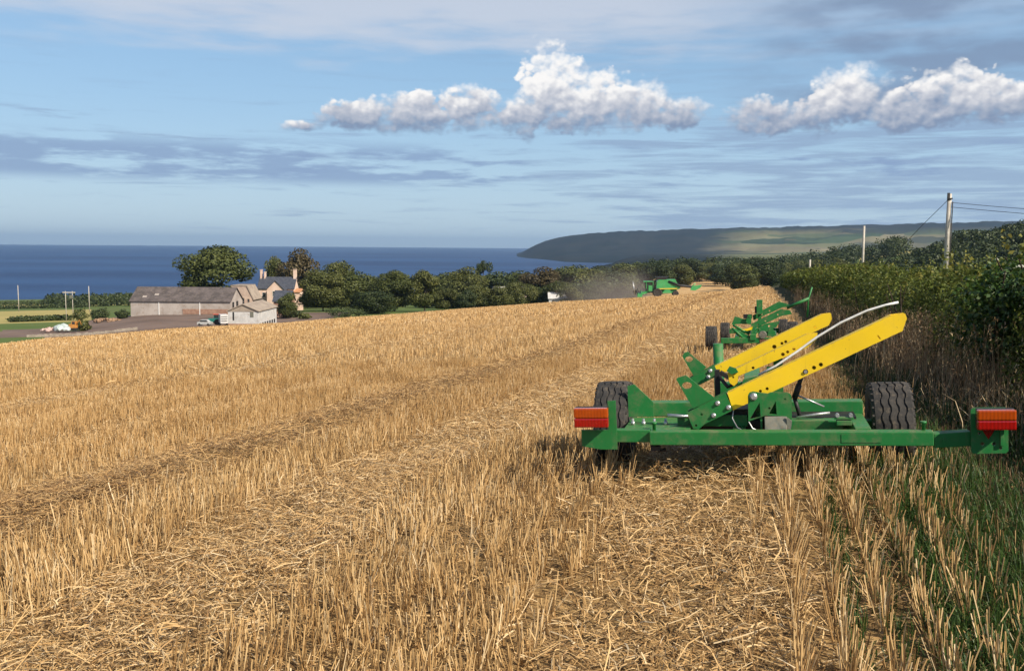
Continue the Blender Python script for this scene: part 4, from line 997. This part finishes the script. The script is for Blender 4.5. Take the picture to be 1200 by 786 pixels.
m_asb2 = noise_mat('pale_sheet_roof', (0.26, 0.21, 0.17), (0.34, 0.28, 0.22), 0.6, 0.9, 0.1, 0, (0.2, 0.15, 0.12), 2, 0.4)
m_tin = noise_mat('white_tin_cladding', (0.46, 0.45, 0.43), (0.56, 0.54, 0.51), 0.8, 0.6, 0.3, 0, (0.33, 0.27, 0.22), 1.2, 0.55)
m_redbrick = noise_mat('red_brick_base', (0.26, 0.15, 0.105), (0.34, 0.21, 0.15), 1.2, 0.9, 0.1)
m_pan = noise_mat('orange_pantiles', (0.42, 0.20, 0.10), (0.5, 0.26, 0.14), 1.0, 0.9, 0.1)
m_win = noise_mat('dark_window_glass', (0.02, 0.025, 0.03), (0.04, 0.045, 0.05), 1, 0.15, 0.5)
m_frame = noise_mat('white_woodwork', (0.72, 0.7, 0.66), (0.65, 0.63, 0.6), 2, 0.6)

def bld(name, x0, x1, y0, y1, zb, label, cat='building'):
    e = empty(name, (x0, y0, zb)); tag(e, label, cat); return e
def gable_x(mb_wall, mb_roof, L, D, he, hr, over=.35, th=.22):
    """ridge along x: walls with gable ends at x = 0 and L, roof slabs"""
    mb_wall.prism([(0, -1.5), (0, he), (D / 2, hr), (D, he), (D, -1.5)], 0, L, axis='x')
    for s in (0, 1):
        y0 = -over if s == 0 else D + over; k = (hr - he) / (D / 2); z0 = he - over * k
        mb_roof.prism([(y0, z0 + .03), (D / 2, hr + .03), (D / 2, hr + .03 + th), (y0, z0 + .03 + th)], -over, L + over, axis='x')
def gable_y(mb_wall, mb_roof, W, D, he, hr, over=.3, th=.2):
    mb_wall.prism([(0, -1.5), (0, he), (W / 2, hr), (W, he), (W, -1.5)], 0, D, axis='y')
    k = (hr - he) / (W / 2)
    for s in (0, 1):
        x0 = -over if s == 0 else W + over
        mb_roof.prism([(x0, he - over * k + .03), (W / 2, hr + .03), (W / 2, hr + .03 + th), (x0, he - over * k + .03 + th)], -over, D + over, axis='y')
def window(par, x, y, z, w, h, face='-y', frame=m_frame):
    fb = MB(); f = .09
    def bx(mb, cx, cz, sw, sh, d0, d1):
        if face == '-y': mb.box((x + cx, y - (d0 + d1) / 2, z + cz), (sw, d1 - d0, sh))
        else: mb.box((x + (d0 + d1) / 2, y + cx, z + cz), (d1 - d0, sw, sh))
    for sx in (-1, 1): bx(fb, sx * w / 2, 0, f, h + f, 0.0, .08)
    for sz in (-1, 1): bx(fb, 0, sz * h / 2, w - f, f, 0.0, .08)
    bx(fb, 0, 0, w - f, f * .5, .005, .06)
    o = fb.build('window', frame, par); g = MB(); bx(g, 0, 0, w - f, h - f, -.02, .03); g.build('pane', m_win, o)
    return o
# long barn
zb = ztf(-97, 277); X0 = place(152, 275)
B1 = bld('barn', X0, 0, 275, 0, zb, 'long low barn with weathered grey roof and pale walls left of the white shed')
w, r_ = MB(), MB(); gable_x(w, r_, 29.2, 12.5, 4.0, 7.7); w.build('wall', m_barnwall, B1); r_.build('roof', m_asb, B1)
for x in (8.3, 20.3): MB().box((x, -.06, 2.0), (.25, .12, 4.0)).build('pilaster', m_frame, B1)
MB().box((22.0, -.05, 1.0), (13.5, .12, 1.5)).build('red_panel', m_redbrick, B1)
for (x, y) in ((3.6, 1.6), (6.8, 2.6)): MB().box((x, y, 4.0 + y * .592 + .29), (1.2, .9, .06), rot=(math.atan(.592), 0, 0)).build('roof_light', m_barnwall, B1)
MB().box((29.25, 3.0, 2.2), (.08, 1.6, 3.0)).build('door', M['dark'], B1); MB().box((29.25, 7.0, 2.0), (.08, 1.8, 3.6)).build('door', M['dark'], B1)
# stone building with flat-topped gable
Ys = 291; Xs = place(271, Ys); B2 = bld('stone_byre', Xs, 0, Ys, 0, ztf(Xs, Ys), 'pinkish stone farm building with narrow dark openings at the right end of the long barn')
w = MB().prism([(0, -1.5), (0, 8.2), (4.6, 8.2), (6.4, 4.6), (6.4, -1.5)], 0, 9, axis='y'); w.build('wall', m_sand, B2)
MB().prism([(4.6, 8.24), (6.8, 3.84), (7.0, 4.0), (4.8, 8.5)], -.2, 9.2).box((2.3, 4.5, 8.35), (5.2, 9.3, .25)).build('roof', m_asb2, B2)
for x, z, hh in ((.7, 2.6, 2.6), (2.2, 3.6, 1.6), (3.6, 3.4, 2.4), (5.2, 3.4, 1.8)): window(B2, x, 0, z, .7, hh, '-y', m_sand)
# white shed
Ysd = 219; Xsd = place(266, Ysd); B3 = bld('white_shed', Xsd, 0, Ysd, 0, ztf(Xsd + 3, Ysd) + .15, 'white tin-clad shed with pale gable roof standing where the stubble field meets the yard')
w, r_ = MB(), MB(); gable_y(w, r_, 7.1, 17, 3.7, 5.2); w.build('wall', m_tin, B3); r_.build('roof', m_asb2, B3)
MB().prism([(.05, 3.55), (.05, 3.75), (3.55, 5.2), (7.05, 3.75), (7.05, 3.55)], -.05, -.01).build('gable_board', m_asb2, B3)
MB().box((3.55, -.05, .3), (7.0, .1, .9)).build('brick_base', m_redbrick, B3)
MB().box((1.3, -.03, 2.5), (.35, .06, 1.9)).build('door_slot', M['dark'], B3); MB().box((5.6, -.03, 2.9), (.8, .06, 1.2)).build('vent_slot', M['greyplate'], B3)
for k in range(7): MB().box((7.12, 1.6 + k * 2.2, .35), (.06, 1.2, .9)).build('side_opening', M['dark'], B3)
# brick cottage with slate roof in front of the house
Yk = 262; Xk = place(320, Yk); B4 = bld('brick_outhouse', Xk, 0, Yk, 0, ztf(Xk, Yk), 'small brick outhouse with dark slate roof between the white shed and the farmhouse')
w, r_ = MB(), MB(); gable_x(w, r_, 4.5, 6, 4.6, 7.2); w.build('wall', m_redbrick, B4); r_.build('roof', m_slate, B4); window(B4, 2.4, 0, 2.6, .9, 1.1)
# farmhouse
Yh = 332; Xh = place(302, Yh); zh_ = ztf(Xh, Yh)
B5 = bld('farmhouse', Xh, 0, Yh, 0, zh_, 'tall cream and pink farmhouse with slate roof and chimneys among the trees', 'house')
w, r_ = MB(), MB(); gable_x(w, r_, 12.6, 7.5, 7.9, 11.6)
w.prism([(4.0, -1.5), (4.0, 7.6), (7.0, 10.6), (10.0, 7.6), (10.0, -1.5)], -3.5, 2.0, axis='y')
k = 1.0
for x0, x1 in ((3.7, 7.0), (10.3, 7.0)):
    r_.prism([(x0, 7.35), (x1, 10.65), (x1, 10.87), (x0, 7.57)], -3.8, 3.0, axis='y')
w.build('wall', m_house, B5); rf = r_.build('roof', m_slate, B5)
for cx, cw, ch in ((.25, .55, 2.3), (1.6, .5, 1.5), (12.3, 1.0, 2.5)):
    c_ = MB().box((cx, 3.75, 11.2 + ch / 2), (cw, 1.4, ch + 1.2)).box((cx, 3.75, 12.0 + ch), (cw + .2, 1.6, .2)); c_.build('chimney', m_house, rf)
window(B5, 6.6, -3.5, 6.2, 1.1, 1.7); window(B5, 8.2, -3.5, 6.2, .8, 1.7); window(B5, 2.0, 0, 5.6, 1.0, 1.6); window(B5, 2.0, 0, 2.2, 1.0, 1.6); window(B5, 7.0, -3.5, 2.2, 1.2, 1.7)
MB().box((13.4, 1.5, 3.0), (3.2, 5, 7.0)).build('wing_wall', m_house, B5)
MB().prism([(-1.4, 6.52), (4.2, 7.5), (4.2, 7.75), (-1.4, 6.77)], 11.6, 15.2, axis='x').build('wing_roof', m_pan, B5)
# white bungalow low behind the field crest
Yb = 345; Xb = place(643, Yb); B6 = bld('white_bungalow', Xb, 0, Yb, 0, 1.6 - .0552 * Yb - 2.6, 'low white bungalow with chimneys half hidden behind the crest of the field', 'house')
w, r_ = MB(), MB(); gable_x(w, r_, 8.6, 6, 2.5, 4.4); w.build('wall', m_tin, B6); rf = r_.build('roof', m_tin, B6)
MB().box((2.9, 3, 4.9), (.8, .8, 2.4)).build('chimney', m_sand, rf); MB().box((4.4, 3, 5.3), (.7, .8, 3.2)).build('chimney', m_tin, rf)
for x in (1.5, 4.3, 7.0): window(B6, x, 0, 1.5, .9, .9)
for i, (px, wd, lb_) in enumerate(((577, 7.5, 'pale-roofed house half hidden among the woodland trees, left one of two'), (593, 8.5, 'pale-roofed house half hidden among the woodland trees, right one of two'))):
    Yq = 392 ; Xq = place(px, Yq); zq = ztf(Xq, Yq)
    b = bld('house', Xq, 0, Yq, 0, zq, lb_, 'house'); hgt = (1.6 - (337.5 - 288) / 1100 * Yq) - zq
    w, r_ = MB(), MB(); gable_x(w, r_, wd, 6, hgt - 1.4, hgt + .4); w.build('wall', m_house, b); r_.build('roof', m_tin, b)
    window(b, wd * .3, 0, hgt - 3.0, 1, 1.2); window(b, wd * .7, 0, hgt - 3.0, 1, 1.2)

# ------------------------------------------------------------------ yard machines and heaps
def small_wheels(e, pts, r, w):
    for (x, y) in pts: wheel(e, (x, y, r), r, w, M['steel'], n=16, ribs=False)
m_white = noise_mat('white_vehicle_paint', (0.46, 0.46, 0.44), (0.36, 0.35, 0.33), 1.0, 0.35, 0.5)
m_teal = noise_mat('teal_paint', (0.02, 0.16, 0.13), (0.03, 0.2, 0.16), 1.0, 0.4, 0.4)
m_redp = noise_mat('faded_red_paint', (0.42, 0.08, 0.05), (0.5, 0.13, 0.08), 1.5, 0.5)
m_orange = noise_mat('orange_paint', (0.5, 0.22, 0.05), (0.36, 0.16, 0.04), 1.5, 0.5)
def yard_at(px, Y): x = place(px, Y); return x, Y, ztf(x, Y)
x, y, z = yard_at(237, 216); z += .55
cr = empty('parked_car', (x, y, z)); tag(cr, 'small white car parked in the yard at the left of the machines', 'car')
MB().prism([(-1.5, .35), (-1.5, .85), (-1.1, .95), (-.7, 1.4), (.7, 1.4), (1.2, .95), (1.7, .85), (1.7, .35)], -.0, 1.55).build('body', m_white, cr)
MB().prism([(-1.0, .97), (-.66, 1.34), (.66, 1.34), (1.06, .97)], -.012, 1.562).build('window', m_win, cr)
for wx in (-.95, 1.05):
    for wy in (.02, 1.53): wheel(cr, (wx, wy, .3), .3, .18, M['steel'], n=16, ribs=False).rotation_euler.z = math.pi / 2
x, y, z = yard_at(251, 219); z += .6
tr = empty('tractor', (x, y, z)); tag(tr, 'teal tractor with a red cab roof parked between the white car and the grey trailer', 'tractor')
MB().prism([(-1.6, .6), (-1.6, 1.5), (-.2, 1.6), (-.2, 2.4), (1.1, 2.4), (1.2, .6)], -.5, .5).build('body', m_teal, tr)
MB().prism([(-.1, 1.65), (-.1, 2.3), (1.0, 2.3), (1.05, 1.65)], -.515, .515).build('window', m_win, tr)
MB().box((.45, 0, 2.52), (1.6, 1.3, .2), bevel=.04).build('cab_roof', m_redp, tr)
for s in (-.75, .75):
    wheel(tr, (.7, s, .75), .75, .4, m_white, n=20, ribs=False).rotation_euler.z = math.pi / 2; wheel(tr, (-1.25, s, .45), .45, .3, m_white, n=16, ribs=False).rotation_euler.z = math.pi / 2
x, y, z = yard_at(260.5, 216); z += .5
tl = empty('livestock_trailer', (x, y, z), R(25)); tag(tl, 'grey slatted farm trailer standing against the left wall of the white shed', 'trailer')
MB().box((0, 0, 1.75), (1.7, 3, 2.0), bevel=.05).build('body', m_tin, tl)
mb = MB()
for zz in (1.3, 1.8, 2.3): mb.box((0, -1.51, zz), (1.4, .03, .14)).box((.86, 0, zz), (.03, 2.6, .14))
mb.build('slot', M['dark'], tl)
small_wheels(tl, [(-.85, -.5), (.85, -.5), (-.85, .5), (.85, .5)], .42, .25)
def heap(name, px, Y, w, d, h, mat, label, seed, nl=26, dz=0.0):
    x, y, z = yard_at(px, Y); r2 = random.Random(seed); mb = MB()
    for i in range(nl):
        a = r2.uniform(0, 6.28); q = math.sqrt(r2.random()) * .5; s = r2.uniform(.5, 1.0) * h * .8
        b = bmesh.new(); bmesh.ops.create_icosphere(b, subdivisions=1, radius=.5)
        for v_ in b.verts: v_.co += Vector((r2.gauss(0, .08), r2.gauss(0, .08), r2.gauss(0, .08)))
        b.transform(Matrix.Translation((q * w * math.cos(a), q * d * math.sin(a), h * .55 * (1 - q * 1.6))) @ Matrix.Rotation(r2.uniform(0, 6), 4, 'Z') @ Matrix.Diagonal((s * 1.3, s, s * .9, 1)))
        mb._add(b)
    o = mb.build(name, mat, None, (x, y, z + dz)); tag(o, label, 'heap'); return o
m_sheet = noise_mat('pale_plastic_sheet', (0.36, 0.43, 0.40), (0.48, 0.52, 0.50), 0.8, 0.35, 0.4, 0, (0.2, 0.22, 0.22), 2.5, 0.6)
m_rubble = noise_mat('pink_rubble', (0.42, 0.28, 0.24), (0.55, 0.4, 0.35), 1.5, 0.9, 0.1)
heap('sheeted_heap', 71.5, 225, 3.2, 2.5, 2.2, m_sheet, 'heap under pale green-white plastic sheeting left of the orange machine', 3, dz=.5)
heap('rubble_heap', 54, 225, 3.4, 2.5, 1.2, m_rubble, 'low heap of pinkish rubble left of the sheeted heap', 4, dz=.4)
heap('soil_mound', 125, 262, 8, 5, 1.6, noise_mat('brown_soil', (0.2, 0.12, 0.08), (0.28, 0.18, 0.11), 0.8, 0.95, 0.1), 'brown soil mound at the left end of the long barn', 6, 40)
mb = MB()
for i in range(46):
    xx = place(30, 206) + i * .46; yy = 206 + i * .18
    mb.box((xx, yy, ztf(xx, yy) + .25), (random.uniform(.5, .62), .5, random.uniform(.45, .85)), rot=(0, random.gauss(0, .05), random.gauss(.37, .1)), bevel=.08)
tag(mb.build('stone_wall', noise_mat('pale_stones', (0.22, 0.185, 0.145), (0.32, 0.27, 0.215), 1.5, 0.9, 0.1)), 'low pale tumbledown stone wall below the sheeted heap at the field edge', 'wall')
x, y, z = yard_at(84, 226)
dg = empty('excavator', (x, y, z + .4)); tag(dg, 'small orange digger parked right of the sheeted heap', 'digger')
MB().prism([(-.8, .6), (-.9, 1.5), (-.3, 1.6), (-.2, 2.2), (.7, 2.2), (.8, .6)], -.6, .6).build('body', m_orange, dg)
MB().prism([(-.1, 1.5), (-.05, 2.1), (.6, 2.1), (.65, 1.5)], -.615, .615).build('window', m_win, dg)
MB().tube([(.7, 0, 1.3), (1.5, 0, 2.5), (1.9, 0, 1.4)], .12, 6).build('boom', m_orange, dg)
for s_ in (-.5, .5): MB().box((0, s_, .3), (2.0, .4, .6), bevel=.15).build('track', M['dark'], dg)
def low_bush(px, Y, w, h, mat, label, seed):
    x, y, z = yard_at(px, Y); e = empty('bush', (x, y, z)); tag(e, label, 'bush')
    r2 = np.random.default_rng(seed); n = 900; d = r2.normal(0, 1, (n, 3)); d /= np.linalg.norm(d, axis=1)[:, None]
    lump = 1 + .3 * np.sin(d[:, :1] * 4 + seed) * np.sin(d[:, 2:] * 5)
    C = d * lump * r2.uniform(.6, 1, (n, 1)) * np.array([w / 2, w / 2.4, h / 2]) + np.array([0, 0, h * .45])
    o = quads_mesh('foliage', leaf_quads(C, d, .45, .8, .6), r2.beta(2, 2, n), mat); o.parent = e
    for i in range(5):
        a = i * 1.3; s = MB(); s.tube([(0, 0, -.1), (w * .2 * math.cos(a), w * .2 * math.sin(a), h * .6)], [.06, .02], 5, False)
        s.build('stem', m_twig, e)
low_bush(95, 228, 3.6, 3.0, LM['olive'], 'olive bush beside the orange digger at the yard edge', 1)
low_bush(92, 300, 5, 4.2, LM['green'], 'rounded green bush under the twin-pole power support', 2)
low_bush(115, 285, 6, 3.6, LM['dark'], 'dark wide bush left of the soil mound', 3)
low_bush(142, 270, 4, 2.6, LM['dark'], 'small dark bush against the left end of the long barn', 4)
low_bush(340, 262, 6, 2.2, LM['dark'], 'clipped dark bush right of the white shed', 5)
low_bush(405, 262, 12, 3.2, LM['dark'], 'wide dark bush under the farmhouse trees at the field crest', 6)
low_bush(356, 255, 3.4, 1.8, LM['olive'], 'little olive bush on the crest right of the clipped bush', 7)

# ------------------------------------------------------------------ poles and cables
m_pole = noise_mat('weathered_pole', (0.42, 0.38, 0.32), (0.52, 0.47, 0.40), 3, 0.85, 0.15, 0.2, (0.25, 0.2, 0.16), 9, 0.4)
m_cable = noise_mat('black_cable', (0.02, 0.02, 0.022), (0.03, 0.03, 0.03), 3, 0.6)
def pole(px, ytop, Y, rad, label, group=None, extra=True):
    x = place(px, Y); yh = 283.3 + .0078 * px; top = CAM_Z - (ytop - yh) / 1100 * Y; z = ztf(x, Y); h = top - z
    e = empty('utility_pole', (x, Y, z)); tag(e, label, 'pole', group)
    MB().tube([(0, 0, -.3), (0, 0, h * .5), (0.0, 0, h)], [rad, rad * .9, rad * .75], 12).build('shaft', m_pole, e)
    return e, h, x, z
e, h, xp, zp = pole(1106.5, 228, 60, .17, 'tall weathered wooden pole with stay wire, nearest one rising above the hedge')
MB().tube([(-.13, -.13, h - .35), (.12, -.15, h - .3)], .05, 8).box((-.11, -.1, h - .2), (.14, .1, .5)).build('insulator', M['dark'], e)
MB().tube([(-.15, 0, h - .45), (-1.4, .6, h - 2.0), (-3.6, 1.5, h - 4.8), (-5.6, 2.4, .2)], .018, 6, False).build('stay_wire', m_cable, e)
MB().tube([(.14, -.16, -.2), (.14, -.16, h - .5)], .035, 6).build('cable_guard', M['dark'], e)
c_ = MB()
for dz in (0.0, .28):
    pts_ = []
    for i in range(15):
        t = i / 14; pts_.append((xp + .1 + t * 24, 60 - t * 27, zp + h - .55 - dz + (-1.9 * t) - 4.6 * t * (1 - t) * .55))
    c_.tube(pts_, .017, 6, False)
tag(c_.build('overhead_cable', m_cable), 'pair of sagging black overhead cables running right from the tall pole', 'cable')
pole(1009, 265, 112, .16, 'middle slender pale pole standing behind the hedge, left of the tall pole')
pole(947.5, 304, 240, .28, 'short distant pole at the left end of the hedge top')
pole(20.5, 334, 430, .17, 'pale pole far left in front of the sea')
pole(103.5, 335, 400, .17, 'pale pole standing left of the long barn beyond the twin-pole support')
Yt = 300; xt, _, zt_ = yard_at(80, Yt); th_ = (CAM_Z - (341 - 284) / 1100 * Yt) - zt_
e = empty('power_support', (xt, Yt, zt_)); tag(e, 'twin-pole power support with a crossbar and grey box left of the barn', 'pole')
for dx in (-1.1, 1.1): MB().tube([(dx, 0, -.3), (dx, 0, th_)], [.11, .09], 8).build('shaft', m_pole, e)
MB().box((0, 0, th_ - .4), (4.0, .25, .3)).build('crossbar', m_pole, e); MB().box((.9, -.35, th_ - 1.8), (1.0, .6, 1.1), bevel=.05).build('transformer_box', M['greyplate'], e)

# ------------------------------------------------------------------ dust behind the combine, and the air itself
def volume_box(name, lo, hi, label, build):
    mb = MB(); c = [(a + b) / 2 for a, b in zip(lo, hi)]; s = [b - a for a, b in zip(lo, hi)]
    mb.box(c, s)
    m = bpy.data.materials.new(name + '_air'); m.use_nodes = True; nt = NT(m.node_tree)
    nt.n.remove(m.node_tree.nodes['Principled BSDF'])
    pv = nt.new('ShaderNodeVolumePrincipled'); build(nt, pv)
    nt.l.new(pv.outputs[0], m.node_tree.nodes['Material Output'].inputs['Volume'])
    o = mb.build(name, m); tag(o, label, kind='stuff'); return o, m
def hz(nt, pv):
    pv.inputs['Color'].default_value = (0.5, 0.72, 1.0, 1); pv.inputs['Density'].default_value = 5.0e-5
    pv.inputs['Anisotropy'].default_value = 0.3
volume_box('haze', (-23000, -600, -80), (21000, 24200, 190), 'thin bluish air haze over the whole landscape', hz)
dx0 = place(700, 190); dz0 = ztf(place(712, 190), 190)
def du(nt, pv):
    g = nt.new('ShaderNodeNewGeometry').outputs['Position']
    s = nt.new('ShaderNodeSeparateXYZ'); nt.l.new(g, s.inputs[0])
    gx = nt.math('MULTIPLY', nt.ss(s.outputs[0], dx0 - 11, dx0 + 8), nt.ss(s.outputs[0], dx0 + 8, dx0 + 13, 1, 0))
    gy = nt.math('MULTIPLY', nt.ss(s.outputs[1], 180, 190), nt.ss(s.outputs[1], 196, 206, 1, 0))
    gz = nt.ss(nt.math('ADD', s.outputs[2], nt.math('MULTIPLY', nt.math('SUBTRACT', nt.noise(g, .16, 4), .5), 7.0)), dz0 - 1, dz0 + 7.5, 1, 0)
    f = nt.math('MULTIPLY', nt.math('MULTIPLY', gx, gy), gz)
    nt.put(pv.inputs['Density'], nt.math('MULTIPLY', f, 0.065)); pv.inputs['Color'].default_value = (0.62, 0.52, 0.45, 1)
volume_box('dust_cloud', (dx0 - 16, 178, dz0 - 4), (dx0 + 14, 207, dz0 + 11), 'brownish dust cloud blowing up in front of the combine harvester', du)
